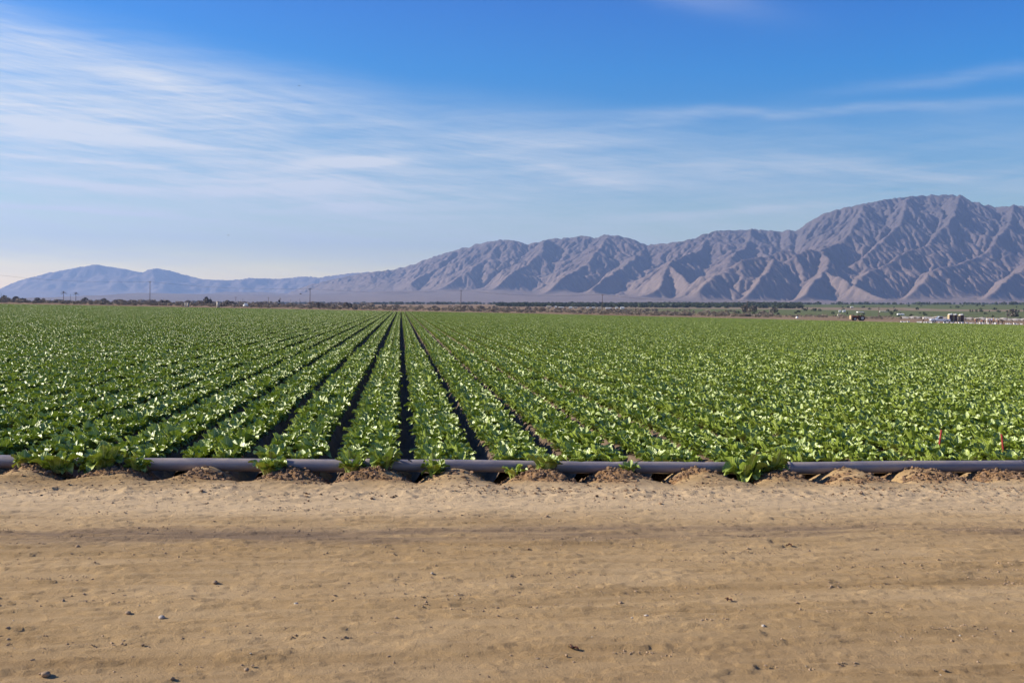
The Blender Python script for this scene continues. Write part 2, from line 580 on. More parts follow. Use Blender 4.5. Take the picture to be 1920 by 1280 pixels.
def road_height(X, Y):
    """height and amount of turned earth"""
    py = pipe_y(X)
    d = py - Y                                   # distance in front of the pipe
    ph = (X - (FUR0 - BED / 2) - 0.10 + 0.10 * fbm(X * 0.7, Y * 0, 2, 51)) / BED
    i = np.round(ph)
    amp = 0.8 + 0.45 * perlin(i * 1.37 + 0.5, i * 0 + 0.3, 52)
    c = np.cos(np.clip((ph - i) * 2, -1, 1) * np.pi / 2) ** 0.8
    wid = 1.0 + 0.35 * fbm(X * 0.9, Y * 0.0 + 3, 2, 53)
    prof = sstep(1.2 * wid, 0.42, d) * sstep(-0.35, 0.05, d)
    mound = (0.080 * amp * c + 0.012 * c) * prof
    toe = 0.035 * sstep(1.9 * wid, 0.7, d) * sstep(-0.5, 0.0, d)
    gap = -0.25 * (1 - c) ** 1.0 * sstep(0.95, 0.12, d) * (1 - 0.35 * np.clip(perlin(i + .5, i * 0 + 7.3, 57), -1, 1))
    ditch = -0.05 * np.exp(-((d + 0.55) / 0.3) ** 2)
    bare = sstep(-0.45, 0.05, fbm(X * 0.55 + 3.1, Y * 1.2, 3, 66))
    turned = bare * np.clip(sstep(0.012, 0.05, mound) * 1.15 + sstep(-0.03, -0.12, gap), 0, 1)
    z = mound + toe + gap + ditch
    # worn road: shallow long ruts along x, small lumps, crusts with steps
    road = sstep(0.5, 2.2, d)
    z = z + road * (0.018 * fbm(X * 0.10, Y * 0.9, 3, 54) + 0.007 * fbm(X * 0.22, Y * 3.2, 3, 55))
    cr = fbm(X * 0.8, Y * 4.6, 5, 56, 0.6)
    z = z + 0.011 * sstep(0.14, 0.18, cr) * sstep(-0.3, 0.5, d)
    cr2 = fbm(X * 1.6 + 7, Y * 7.5, 4, 58, 0.6)
    z = z + 0.010 * sstep(0.32, 0.36, cr2)
    z = z + 0.0024 * fbm(X * 3, Y * 9, 4, 59) + 0.0020 * fbm(X * 14, Y * 17, 3, 60, 0.6)
    cl = np.abs(fbm(X * 9, Y * 9, 3, 61, gain=0.6))
    z = z + turned * (0.075 * (0.32 - cl)) * sstep(0.015, 0.06, mound)
    foot = sstep(0.9, 1.2, d) * sstep(2.0, 1.5, d)
    z = z + foot * 0.022 * np.clip(fbm(X * 6, Y * 11, 3, 62), 0, 1)
    return z, turned

def build_road(mat):
    def spread(a, b, step, out, n):
        g = step * np.geomspace(1, out / step / 4.0, n)
        e = np.cumsum(g)
        return np.concatenate([(a - e)[::-1], np.arange(a, b, step), b + e])
    xs = spread(-7.4, 10.4, 0.024, 40.0, 34)
    ys = np.concatenate([[-60, -30, -14, -6, -1, 2, 3.4, 4.3], np.arange(4.9, 13.9, 0.0235)])
    X, Y = np.meshgrid(xs, ys)
    z, tu = road_height(X, Y)
    far = sstep(11, 16, np.abs(X - 1.5))
    z = np.where(Y < 4.5, z * 0.3, z)
    V = np.stack([X, Y, z], -1).reshape(-1, 3)
    m = mesh_np('dirt_road', V, grid_faces(len(xs), len(ys)))
    a = m.attributes.new('turned', 'FLOAT', 'POINT')
    a.data.foreach_set('value', tu.astype(np.float32).ravel())
    tag(obj('dirt_road', m, mat), kind='structure')

def soil_height(X, Y):
    ph = (X - FUR0) / BED
    fr = np.abs(ph - np.round(ph)) * BED                  # distance from the furrow centre
    return -0.19 + 0.19 * sstep(0.06, 0.20, fr)

def build_field_soil(mat):
    pr = np.array([0, 0.06, 0.12, 0.18, 0.24, 0.30, 0.44])
    nb = range(-190, 190)
    xs = np.concatenate([FUR0 + BED * b + np.concatenate([pr, (BED - pr)[::-1]])[:-1] for b in nb])
    ys = np.concatenate([np.arange(13.15, 22, 0.16), np.geomspace(22, 330, 40)])
    X, Y = np.meshgrid(xs, ys)
    z = soil_height(X, Y) + 0.022 * fbm(X * 3, Y * 2, 3, 71) * sstep(40, 20, Y) * sstep(20, 15, np.abs(X))
    Ye = field_end(X) + 1.5
    Yc = np.minimum(Y, Ye)
    Yc = np.where(Y < 13.5, np.minimum(Yc, pipe_y(X) + 0.40 + (Y - 13.15)), Yc)
    V = np.stack([X, Yc, z - 0.002], -1).reshape(-1, 3)
    m = mesh_np('field_soil', V, grid_faces(len(xs), len(ys)))
    tag(obj('field_soil', m, mat), kind='structure')

def soil_mat():
    m, g, p, o = new_mat('field_earth')
    pos = g.n('ShaderNodeNewGeometry').outputs['Position']
    n = g.noise(pos, 3.0, 6.0, 0.65)
    n2 = g.noise(pos, 26.0, 5.0, 0.7)
    c = g.ramp(n, [(0.3, (0.12, 0.085, 0.06)), (0.7, (0.215, 0.155, 0.108))])
    c = g.mix(g.remap(n2, 0.5, 0.75, 0, 0.5), c, (0.09, 0.062, 0.045))
    g.put(p.inputs['Base Color'], c)
    p.inputs['Roughness'].default_value = 0.95
    p.inputs['Specular IOR Level'].default_value = 0.1
    g.put(p.inputs['Normal'], g.bump(n2, 0.8, 0.03))
    return m

def valley_mat():
    m, g, p, o = new_mat('valley_floor')
    pos = g.n('ShaderNodeNewGeometry').outputs['Position']
    fx = g.n('ShaderNodeVectorMath', operation='DOT_PRODUCT')
    g.put(fx.inputs[0], pos); fx.inputs[1].default_value = RH
    fz = g.n('ShaderNodeVectorMath', operation='DOT_PRODUCT')
    g.put(fz.inputs[0], pos); fz.inputs[1].default_value = FH
    xc, zc = fx.outputs['Value'], fz.outputs['Value']
    n1 = g.noise(pos, 0.02, 6.0, 0.65)
    n2 = g.noise(pos, 0.0021, 4.0, 0.6)
    c = g.ramp(n1, [(0.3, (0.17, 0.115, 0.075)), (0.5, (0.24, 0.17, 0.115)), (0.7, (0.32, 0.235, 0.165))])
    # irrigated parcels: long strips across the valley, one crop each
    vor = g.n('ShaderNodeTexVoronoi', voronoi_dimensions='2D', feature='F1', distance='CHEBYCHEV')
    g.put(vor.inputs['Vector'], g.comb(g.math('MULTIPLY', xc, 1 / 620.0), g.math('MULTIPLY', zc, 1 / 300.0)))
    vor.inputs['Scale'].default_value = 1.0
    vor.inputs['Randomness'].default_value = 0.55
    vr = g.sep(vor.outputs['Color'])
    crop = g.ramp(vr[0], [(0.0, (0.10, 0.13, 0.055)), (0.3, (0.12, 0.145, 0.065)), (0.55, (0.145, 0.155, 0.08)), (0.72, (0.085, 0.11, 0.06)), (0.86, (0.26, 0.20, 0.14))], 'CONSTANT')
    crop = g.mix(g.remap(n1, 0.35, 0.7, 0.0, 0.4), crop, (0.17, 0.15, 0.09))
    # the irrigated land lies on the right of the valley, beyond the scrub
    right = g.remap(g.math('SUBTRACT', xc, g.math('MULTIPLY', zc, 0.08)), -60, 120, 0, 1)
    band = g.math('MULTIPLY', g.remap(zc, 560, 640, 0, 1), g.remap(zc, 3600, 4400, 1, 0))
    k = g.math('MULTIPLY', right, band)
    c = g.mix(k, c, crop)
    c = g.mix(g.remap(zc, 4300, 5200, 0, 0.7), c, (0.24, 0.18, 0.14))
    g.put(p.inputs['Base Color'], c)
    p.inputs['Roughness'].default_value = 1.0
    p.inputs['Specular IOR Level'].default_value = 0.0
    return m

def build_ground(mat):
    zs = np.concatenate([np.array([-9000, -3000, -1000, -300, -80]), np.arange(-40, 460, 20.0), np.geomspace(470, 27000, 120)])
    xs = np.concatenate([-np.geomspace(60, 24000, 64)[::-1], np.linspace(-50, 50, 9), np.geomspace(60, 24000, 64)])
    X, Z = np.meshgrid(xs, zs)
    wx, wy = cam_to_world(X, Z)
    h = far_height(X, Z) - 0.02
    inside = (wy > -70) & (wy < 312) & (np.abs(wx) < 215)
    h = np.where(inside, h - 0.45, h)
    m = mesh_np('ground', np.stack([wx, wy, h], -1).reshape(-1, 3), grid_faces(len(xs), len(zs)))
    tag(obj('ground', m, mat), kind='structure')

DIRT = dirt_mat()
build_road(DIRT)
SOIL = soil_mat()
build_field_soil(SOIL)
build_ground(valley_mat())
# ------------------------------------------------------------------ mountains
ROCK = rock_mat('desert_rock', [(0.085, 0.068, 0.070), (0.130, 0.098, 0.092), (0.170, 0.126, 0.112), (0.205, 0.150, 0.130), (0.30, 0.235, 0.20)])
SKY_A = [(540, 548, 8600), (580, 534, 8600), (640, 520, 8500), (680, 512, 8400), (740, 505, 8300), (770, 497, 8200), (810, 482, 8000), (850, 470, 7900), (880, 462, 7800),
         (910, 454, 7700), (940, 449, 7600), (965, 451, 7500), (990, 458, 7450), (1030, 448, 7400), (1060, 446, 7350), (1095, 442, 7300), (1115, 446, 7250),
         (1140, 439, 7200), (1180, 446, 7150), (1212, 459, 7100), (1250, 456, 7050), (1290, 450, 7000), (1330, 436, 7000), (1350, 432, 7000),
         (1390, 432, 7000), (1410, 429, 7000), (1440, 432, 7000), (1465, 434, 7000), (1480, 430, 6950), (1492, 434, 6900), (1510, 420, 6850), (1540, 402, 6800),
         (1580, 390, 6750), (1620, 382, 6700), (1660, 374, 6700), (1700, 369, 6700), (1740, 366, 6700), (1795, 365, 6700), (1812, 372, 6700), (1830, 380, 6700), (1870, 388, 6700),
         (1900, 385, 6650), (1920, 386, 6600), (2000, 395, 6600), (2100, 415, 6600), (2250, 450, 6600)]
FOOT_A = [(540, 6700, 60), (800, 6300, 85), (950, 6000, 80), (1100, 5600, 60), (1220, 5050, 30), (1350, 4800, 15), (1600, 4700, 12), (1750, 4850, 22), (1900, 4700, 10), (2250, 4700, 10)]
SPURS_A = [
    ([(1617, 386, 6600), (1612, 404, 6350), (1590, 440, 6000), (1545, 466, 5700), (1490, 478, 5500)], 0.62),
    ([(1700, 371, 6650), (1690, 420, 6150), (1640, 462, 5750), (1615, 480, 5550)], 0.62),
    ([(1800, 366, 6650), (1790, 410, 6250), (1740, 455, 5850), (1690, 480, 5550), (1640, 500, 5300), (1600, 528, 5000)], 0.6),
    ([(1900, 386, 6600), (1890, 430, 6200), (1850, 470, 5800), (1800, 498, 5450), (1755, 503, 5250), (1700, 545, 4900)], 0.55),
    ([(2000, 395, 6600), (1985, 440, 6100), (1940, 485, 5600), (1900, 515, 5200), (1850, 545, 4850)], 0.55),
    ([(1480, 470, 5700), (1420, 478, 5500), (1360, 500, 5250), (1310, 535, 4950)], 0.5),
    ([(1545, 468, 5650), (1552, 480, 5500), (1545, 507, 5250), (1600, 528, 5000), (1660, 548, 4800)], 0.62),
    ([(1450, 480, 5450), (1435, 512, 5150), (1395, 545, 4850)], 0.62),
    ([(1545, 507, 5250), (1510, 540, 4900), (1480, 558, 4700)], 0.55),
    ([(1330, 437, 6950), (1315, 465, 6500), (1262, 488, 5900), (1253, 498, 5650), (1235, 530, 5250), (1180, 556, 5000)], 0.6),
    ([(1253, 498, 5650), (1300, 535, 5200), (1330, 556, 4900)], 0.62),
    ([(1410, 430, 6950), (1400, 460, 6500), (1370, 480, 6000)], 0.6),
    ([(1140, 440, 7150), (1120, 470, 6700), (1095, 492, 6300), (1050, 520, 5900), (1000, 545, 5600)], 0.55),
    ([(1212, 460, 7050), (1190, 485, 6500), (1160, 505, 6100), (1110, 530, 5700)], 0.55),
    ([(1030, 449, 7350), (1005, 480, 6900), (960, 510, 6500), (920, 535, 6200)], 0.5),
    ([(940, 450, 7550), (915, 480, 7150), (870, 510, 6800), (820, 535, 6500)], 0.45),
    ([(850, 471, 7850), (820, 500, 7450), (770, 525, 7100)], 0.4),
]
SKY_B = [(-350, 556, 12500), (-150, 552, 12500), (-40, 548, 12500), (0, 540, 12500), (40, 525, 12500), (90, 512, 12600), (140, 503, 12700), (178, 497, 12800), (205, 500, 12800), (228, 504, 12800),
         (250, 508, 12800), (266, 511, 12800), (278, 506, 12800), (290, 503, 12800), (320, 508, 12900), (340, 514, 13000), (380, 524, 13000), (430, 526, 13000),
         (470, 522, 13000), (520, 523, 13000), (570, 519, 13000), (600, 521, 12900), (630, 516, 12800), (680, 511, 12700), (760, 512, 12700), (860, 530, 12700)]
FOOT_B = [(-350, 11600, 60), (200, 11600, 90), (500, 11900, 60), (860, 11600, 60)]
SPURS_B = []
if not NO_MTN:
    mountain_range('mountain_range', SKY_A, FOOT_A, SPURS_A, -2500, 5200, 4200, 8900, 8.5, 11, 60, ROCK, 1.0)
    mountain_range('distant_mountains', SKY_B, FOOT_B, SPURS_B, -9800, -300, 10600, 14600, 26.0, 23, 40, ROCK, 1.6, K=0.8, sm=5)
# ------------------------------------------------------------------ lettuce
def leaf_mat(name='lettuce_leaf'):
    m, g, p, o = new_mat(name)
    oi = g.n('ShaderNodeObjectInfo')
    rv = oi.outputs['Random']
    tc = g.n('ShaderNodeTexCoord').outputs['Object']
    n = g.noise(tc, 14.0, 5.0, 0.6)
    uv = g.n('ShaderNodeAttribute', attribute_name='leafuv').outputs['Vector']
    a, t, q = g.sep(uv)
    base = g.ramp(n, [(0.3, LEAF_COLS[0]), (0.56, LEAF_COLS[1]), (0.74, LEAF_COLS[2])])
    base = g.mix(g.math('MULTIPLY', rv, 0.55), base, LEAF_COLS[3])
    rib = g.remap(g.math('ABSOLUTE', a), 0.03, 0.13, 0.55, 0.0)
    vein = g.n('ShaderNodeTexWave', wave_type='BANDS', bands_direction='Y')
    g.put(vein.inputs['Vector'], g.comb(0.0, g.math('SUBTRACT', t, g.math('MULTIPLY', g.math('ABSOLUTE', a), 0.35))))
    vein.inputs['Scale'].default_value = 2.6
    vein.inputs['Distortion'].default_value = 0.6
    base = g.mix(rib, base, LEAF_COLS[4])
    base = g.mix(g.remap(t, 0.0, 0.3, 0.5, 0.0), base, LEAF_COLS[4])
    g.put(p.inputs['Base Color'], base)
    p.inputs['Roughness'].default_value = LEAF_ROUGH
    p.inputs['Specular IOR Level'].default_value = 1.0
    h = g.math('ADD', g.math('MULTIPLY', vein.outputs[0], 0.5), g.math('MULTIPLY', n, 0.8))
    nb = g.bump(h, 0.5, 0.012)
    g.put(p.inputs['Normal'], nb)
    tr = g.n('ShaderNodeBsdfTranslucent')
    g.put(tr.inputs[0], g.mix(1.0, base, (0.95, 1.0, 0.35), 'MULTIPLY'))
    g.put(tr.inputs['Normal'], nb)
    mx = g.n('ShaderNodeMixShader')
    mx.inputs[0].default_value = LEAF_TRANS
    g.t.links.new(p.outputs[0], mx.inputs[1])
    g.t.links.new(tr.outputs[0], mx.inputs[2])
    g.t.links.new(mx.outputs[0], o.inputs[0])
    return m
LEAF_COLS = [(0.190, 0.265, 0.024), (0.315, 0.390, 0.056), (0.53, 0.58, 0.18), (0.175, 0.255, 0.030), (0.57, 0.61, 0.28)]
LEAF_ROUGH = 0.42
LEAF_TRANS = 0.12
LEAF = leaf_mat()

def leaf_geo(L, W, rise, curl, cup, ruf, r, nu=4, nv=5):
    """a broad cupped leaf growing from the origin towards +x; returns verts, uv"""
    vs, uvs = [], []
    th = rise
    x = z = 0.0
    ph = r.uniform(0, 6.28)
    ph2 = r.uniform(0, 6.28)
    prev = 0.0
    for j in range(nv + 1):
        t = j / nv
        if j:
            ds = L / nv
            th = rise - curl * (t ** 1.6)
            x += math.cos(th) * ds
            z += math.sin(th) * ds
        w = W * 0.5 * (0.20 + 0.80 * math.sin(min(1.0, 0.10 + t * 0.92) * math.pi * 0.62) ** 1.3)
        if t > 0.80:
            w *= math.sqrt(max(0.0, 1 - ((t - 0.80) / 0.24) ** 2))
        nx, nz = -math.sin(th), math.cos(th)
        for i in range(nu + 1):
            s = i / nu * 2 - 1
            up = cup * w * s * s + ruf * (abs(s) ** 1.5) * t * math.sin(ph + s * 2.3 + t * 9.0) + ruf * 0.5 * t * math.sin(ph2 + s * 5 + t * 4)
            back = -0.12 * L * s * s * (t > 0.75)
            vs.append((x + nx * up + math.cos(th) * back, s * w, z + nz * up + math.sin(th) * back))
            uvs.append((s, t, 0.0))
    return np.array(vs), np.array(uvs)

_LF = grid_faces(5, 6)
def leaf_mesh(name, parts):
    """parts: list of (verts, uv) of 30 points each"""
    V = np.concatenate([p[0] for p in parts])
    U = np.concatenate([p[1] for p in parts])
    F = np.concatenate([_LF + 30 * k for k in range(len(parts))])
    m = mesh_np(name, V, F)
    a = m.attributes.new('leafuv', 'FLOAT_VECTOR', 'POINT')
    a.data.foreach_set('vector', U.astype(np.float32).ravel())
    m.materials.append(LEAF)
    return m

def outer_leaf(r, k=1.0):
    return leaf_geo(r.uniform(.13, .175) * k, r.uniform(.088, .116) * k, r.uniform(0.80, 1.22), r.uniform(.4, 1.9), r.uniform(.3, .75), r.uniform(.008, .017), r)
def inner_leaf(r, k=1.0):
    return leaf_geo(r.uniform(.16, .205) * k, r.uniform(.085, .115) * k, r.uniform(1.10, 1.45), r.uniform(.2, 1.7), r.uniform(.4, .8), r.uniform(.010, .018), r)

def rotz(v, a, off=0.0, tilt=0.0):
    c, s = math.cos(a), math.sin(a)
    x = v[:, 0] + off
    return np.stack([x * c - v[:, 1] * s, x * s + v[:, 1] * c, v[:, 2]], -1)

def plant_layout(r):
    """list of (kind, angle, offset, scale) for one lettuce"""
    out = []
    n = r.randint(12, 15)
    a0 = r.uniform(0, 6.28)
    for k in range(n):
        out.append(('outer', a0 + k * 6.283 / n + r.uniform(-.3, .3), 0.015 + 0.02 * (k % 2), r.uniform(.85, 1.1)))
    return out
def heart_parts(r, k=1.0):
    out = []
    n = r.randint(11, 14)
    a0 = r.uniform(0, 6.28)
    for i in range(n):
        v, u = inner_leaf(r, k * r.uniform(.85, 1.05))
        out.append((rotz(v, a0 + i * 2.4, 0.010 + 0.006 * i), u))
    return out

LR = random.Random(21)
LEAF_MESHES = [leaf_mesh('leaf', [outer_leaf(LR)]) for _ in range(14)]
HEART_MESHES = [leaf_mesh('heart', heart_parts(LR)) for _ in range(8)]

def whole_plant(r):
    parts = []
    for kind, a, off, k in plant_layout(r):
        v, u = outer_leaf(r, k)
        parts.append((rotz(v, a, off), u))
    parts += heart_parts(r)
    return parts
PLANT_MESHES = [leaf_mesh('lettuce_plant', whole_plant(LR)) for _ in range(7)]

def chunk_parts(r):
    """1.2 m of one bed: two rows of four plants; fewer, larger leaves"""
    out = []
    for s in (-1, 1):
        for k in range(4):
            cx, cy = s * 0.192 + r.uniform(-.025, .025), -0.45 + k * 0.3 + r.uniform(-.04, .04)
            sc = r.uniform(1.08, 1.36)
            a0 = r.uniform(0, 6.28)
            for q in range(21):
                v, u = (outer_leaf if q < 11 else inner_leaf)(r, sc)
                v = rotz(v, a0 + q * 2.4, 0.02)
                out.append((v + np.array([cx, cy, 0]), u))
    return out
CHUNK_MESHES = [leaf_mesh('lettuce_bed_length', chunk_parts(LR)) for _ in range(6)]

def scatter(name, pts, rot, scl, idx, meshes, label, cat):
    """one stuff object that carries many copies of the meshes"""
    m = bpy.data.meshes.new(name)
    m.vertices.add(len(pts))
    m.vertices.foreach_set('co', np.asarray(pts, np.float32).ravel())
    def att(n, t, k, v):
        a = m.attributes.new(n, t, 'POINT')
        a.data.foreach_set(k, v)
    att('rot', 'FLOAT_VECTOR', 'vector', np.asarray(rot, np.float32).ravel())
    att('scl', 'FLOAT_VECTOR', 'vector', np.asarray(scl, np.float32).ravel())
    att('pick', 'INT', 'value', np.asarray(idx, np.int32).ravel())
    o = bpy.data.objects.new(name, m)
    link(o)
    ng = bpy.data.node_groups.new(name, 'GeometryNodeTree')
    ng.interface.new_socket('Geometry', in_out='INPUT', socket_type='NodeSocketGeometry')
    ng.interface.new_socket('Geometry', in_out='OUTPUT', socket_type='NodeSocketGeometry')
    N = ng.nodes.new
    gi, go = N('NodeGroupInput'), N('NodeGroupOutput')
    inst = N('GeometryNodeInstanceOnPoints')
    inst.inputs['Pick Instance'].default_value = True
    jo = N('GeometryNodeJoinGeometry')
    for k, me in enumerate(meshes):
        so = bpy.data.objects.new(name + '_source', me)
        oi = N('GeometryNodeObjectInfo')
        oi.inputs['Object'].default_value = so
        oi.inputs['As Instance'].default_value = True
        ng.links.new(oi.outputs['Geometry'], jo.inputs[0])
    def na(n, t):
        q = N('GeometryNodeInputNamedAttribute')
        q.data_type = t
        q.inputs['Name'].default_value = n
        return next(s for s in q.outputs if s.enabled and s.name == 'Attribute')
    ng.links.new(gi.outputs[0], inst.inputs['Points'])
    ng.links.new(jo.outputs[0], inst.inputs['Instance'])
    ng.links.new(na('pick', 'INT'), inst.inputs['Instance Index'])
    ng.links.new(na('rot', 'FLOAT_VECTOR'), inst.inputs['Rotation'])
    ng.links.new(na('scl', 'FLOAT_VECTOR'), inst.inputs['Scale'])
    ng.links.new(inst.outputs[0], go.inputs[0])
    md = o.modifiers.new(name, 'NODES')
    md.node_group = ng
    return tag(o, label, cat, kind='stuff')

ORD = ['zeroth', 'first', 'second', 'third', 'fourth', 'fifth', 'sixth', 'seventh', 'eighth', 'ninth', 'tenth', 'eleventh', 'twelfth', 'thirteenth',
       'fourteenth', 'fifteenth', 'sixteenth', 'seventeenth', 'eighteenth', 'nineteenth', 'twentieth']

def bed_words(b):
    # the coupling stands before bed -1
    k = b + 1
    if k == 0:
        return 'bed behind the pipe coupling'
    side = 'right' if k > 0 else 'left'
    return f'{ORD[abs(k)]} bed {side} of pipe coupling'

def make_lettuce(loc, sc, label, group, r, cat='lettuce', lean=(0, 0), n_leaves=None):
    t = thing('lettuce', label, cat, loc, r.uniform(0, 6.28), group)
    t.rotation_euler = (lean[0], lean[1], r.uniform(0, 6.28))
    t.scale = (sc, sc, sc * r.uniform(1.0, 1.3))
    lay = plant_layout(r)
    if n_leaves:
        lay = lay[:n_leaves]
    for kind, a, off, k in lay:
        l = bpy.data.objects.new('leaf', r.choice(LEAF_MESHES))
        link(l, t)
        l.location = (math.cos(a) * off, math.sin(a) * off, 0)
        l.rotation_euler = (0, r.uniform(-.12, .12), a)
        l.scale = (k, k, k)
    h = bpy.data.objects.new('heart', r.choice(HEART_MESHES))
    link(h, t)
    h.rotation_euler = (0, 0, r.uniform(0, 6.28))
    return t

def build_field():
    r = np.random.default_rng(5)
    rows = []
    NEAR = 46.0
    for b in range(-60, 62):
        cx = FUR0 + BED * (b + 0.5)
        for s in (-1, 1):
            x0 = cx + s * 0.192
            y0 = pipe_y(x0) + 0.52 + r.uniform(-0.12, 0.22)
            ys = y0 + np.cumsum(r.normal(0.255, 0.028, 146).clip(.2, .4)) - 0.29
            ys = ys[ys < NEAR]
            xs = x0 + r.normal(0, 0.022, len(ys))
            rk = np.arange(1, len(ys) + 1)
            keep = (np.abs(xs - 0.113 * ys) < 0.60 * ys + 4)
            for x, y, k in zip(xs[keep], ys[keep], rk[keep]):
                rows.append((x, y, k, b, s))
    A = np.array(rows)
    A = A[r.random(len(A)) > 0.022]
    px = np.array([project((x, y, .15))[0] for x, y in A[:, :2]])
    d = np.hypot(A[:, 0], A[:, 1])
    infr = (px > -15) & (px < 1935)
    order = np.argsort(np.where(infr, d, 1e9))
    pick = np.zeros(len(A), bool)
    pick[order[:N_INDIV]] = True
    rr = random.Random(3)
    for x, y, k, b, s in A[pick]:
        b, s, k = int(b), int(s), int(k)
        lab = f"green lettuce {ORD[k] if k < 21 else k} back from pipe, {'left' if s < 0 else 'right'} row, {bed_words(b)}"
        z = float(soil_height(np.array(x), np.array(y)))
        make_lettuce((x, y, z - 0.01), min(1.5, max(.8, rr.gauss(1.24, .12))), lab, 'lettuces at the near end of the field', rr, lean=(rr.uniform(-.1, .1), rr.uniform(-.1, .1)))
    B = A[~pick]
    n = len(B)
    z = soil_height(B[:, 0], B[:, 1]) - 0.01
    sc = r.normal(1.24, .12, n).clip(.8, 1.5)
    scatter('lettuce_rows', np.stack([B[:, 0], B[:, 1], z], -1), np.stack([r.normal(0, .1, n), r.normal(0, .1, n), r.uniform(0, 6.28, n)], -1),
            np.stack([sc, sc, sc * r.uniform(1.0, 1.3, n)], -1), r.integers(0, len(PLANT_MESHES), n), PLANT_MESHES, 'rows of green lettuce behind the nearest plants', 'lettuce')
    # further out: lengths of bed
    P = []
    for b in range(-185, 186):
        cx = FUR0 + BED * (b + 0.5)
        ys = np.arange(NEAR + 0.45, float(field_end(np.array(cx))), 1.18)
        xs = np.full(len(ys), cx)
        keep = np.abs(xs - 0.113 * ys) < 0.56 * ys + 4
        P.append(np.stack([xs[keep], ys[keep]], -1))
    P = np.concatenate(P)
    n = len(P)
    P[:, 0] += r.normal(0, .02, n)
    flip = r.integers(0, 2, n) * math.pi
    sc = r.uniform(.93, 1.07, n)
    scatter('lettuce_field', np.stack([P[:, 0], P[:, 1], np.full(n, -0.01)], -1), np.stack([r.normal(0, .03, n), r.normal(0, .04, n), flip], -1),
            np.stack([sc, np.ones(n), sc * r.uniform(1.05, 1.25, n)], -1), r.integers(0, len(CHUNK_MESHES), n), CHUNK_MESHES, 'lettuce beds running to the far end of the field', 'lettuce')
    print('plants', len(A), 'chunks', n)
N_INDIV = 284
build_field()
# ------------------------------------------------------------------ irrigation pipe
PR = 0.083
def pipe_z(x):
    return 0.112 + 0.008 * math.sin(x * 0.8 + 1) + 0.004 * math.sin(x * 2.1)

def pipe_mat():
    m, g, p, o = new_mat('pipe_plastic')
    pos = g.n('ShaderNodeNewGeometry').outputs['Position']
    x, y, z = g.sep(pos)
    n = g.noise(g.comb(g.math('MULTIPLY', x, 0.7), y, g.math('MULTIPLY', z, 3.0)), 3.0, 6.0, 0.65)
    n2 = g.noise(pos, 30.0, 4.0, 0.7)
    c = g.ramp(n, [(0.3, (0.185, 0.162, 0.176)), (0.6, (0.26, 0.235, 0.25)), (0.75, (0.33, 0.29, 0.275))])
    c = g.mix(g.remap(n2, 0.5, 0.8, 0, 0.35), c, (0.36, 0.27, 0.20))
    dust = g.math('MULTIPLY', g.remap(z, 0.15, 0.19, 0, 1), g.remap(n, 0.4, 0.62, 0, 0.8))
    c = g.mix(dust, c, (0.40, 0.32, 0.25))
    sp = g.noise(g.comb(g.math('MULTIPLY', x, 2.2), y, g.math('MULTIPLY', z, 2.0)), 2.0, 5.0, 0.7)
    c = g.mix(g.remap(sp, 0.55, 0.75, 0, 0.5), c, (0.22, 0.165, 0.13))
    mud = g.math('MULTIPLY', g.remap(z, 0.115, 0.03, 0, 1), g.remap(n, 0.35, 0.6, 0.25, 1))
    c = g.mix(g.math('MULTIPLY', mud, 0.65), c, (0.20, 0.13, 0.085))
    g.put(p.inputs['Base Color'], c)
    p.inputs['Roughness'].default_value = 0.40
    p.inputs['Specular IOR Level'].default_value = 0.55
    g.put(p.inputs['Normal'], g.bump(n2, 0.25, 0.006))
    return m
PIPE = pipe_mat()
RUBBER = plain('dark_rubber', (0.035, 0.032, 0.038), 0.6)
PALE_PLASTIC = plain('pale_plastic', (0.62, 0.60, 0.60), 0.4)

def px_x(px, y=866):
    p = ground(px, y, 0.15)
    return p.x
def tube(name, x0, x1, r, mat, parent, n, dents=(), seg=28, ends=False):
    xs = np.linspace(x0, x1, n)
    V = []
    for x in xs:
        cy, cz = float(pipe_y(x)), pipe_z(x)
        for k in range(seg):
            a = 2 * math.pi * k / seg
            rr = r
            for (dx, da, w, depth) in dents:
                rr -= depth * math.exp(-((x - dx) / w) ** 2 - ((math.atan2(math.sin(a - da), math.cos(a - da))) / 0.35) ** 2)
            V.append((x, cy + math.cos(a) * rr, cz + math.sin(a) * rr))
    F = []
    for i in range(n - 1):
        for k in range(seg):
            F.append((i * seg + k, i * seg + (k + 1) % seg, (i + 1) * seg + (k + 1) % seg, (i + 1) * seg + k))
    m = mesh_np(name, V, F)
    if ends:
        bm = bmesh.new(); bm.from_mesh(m)
        bmesh.ops.holes_fill(bm, edges=[e for e in bm.edges if len(e.link_faces) == 1], sides=0)
        bm.to_mesh(m); bm.free()
    return obj(name, m, mat, parent)

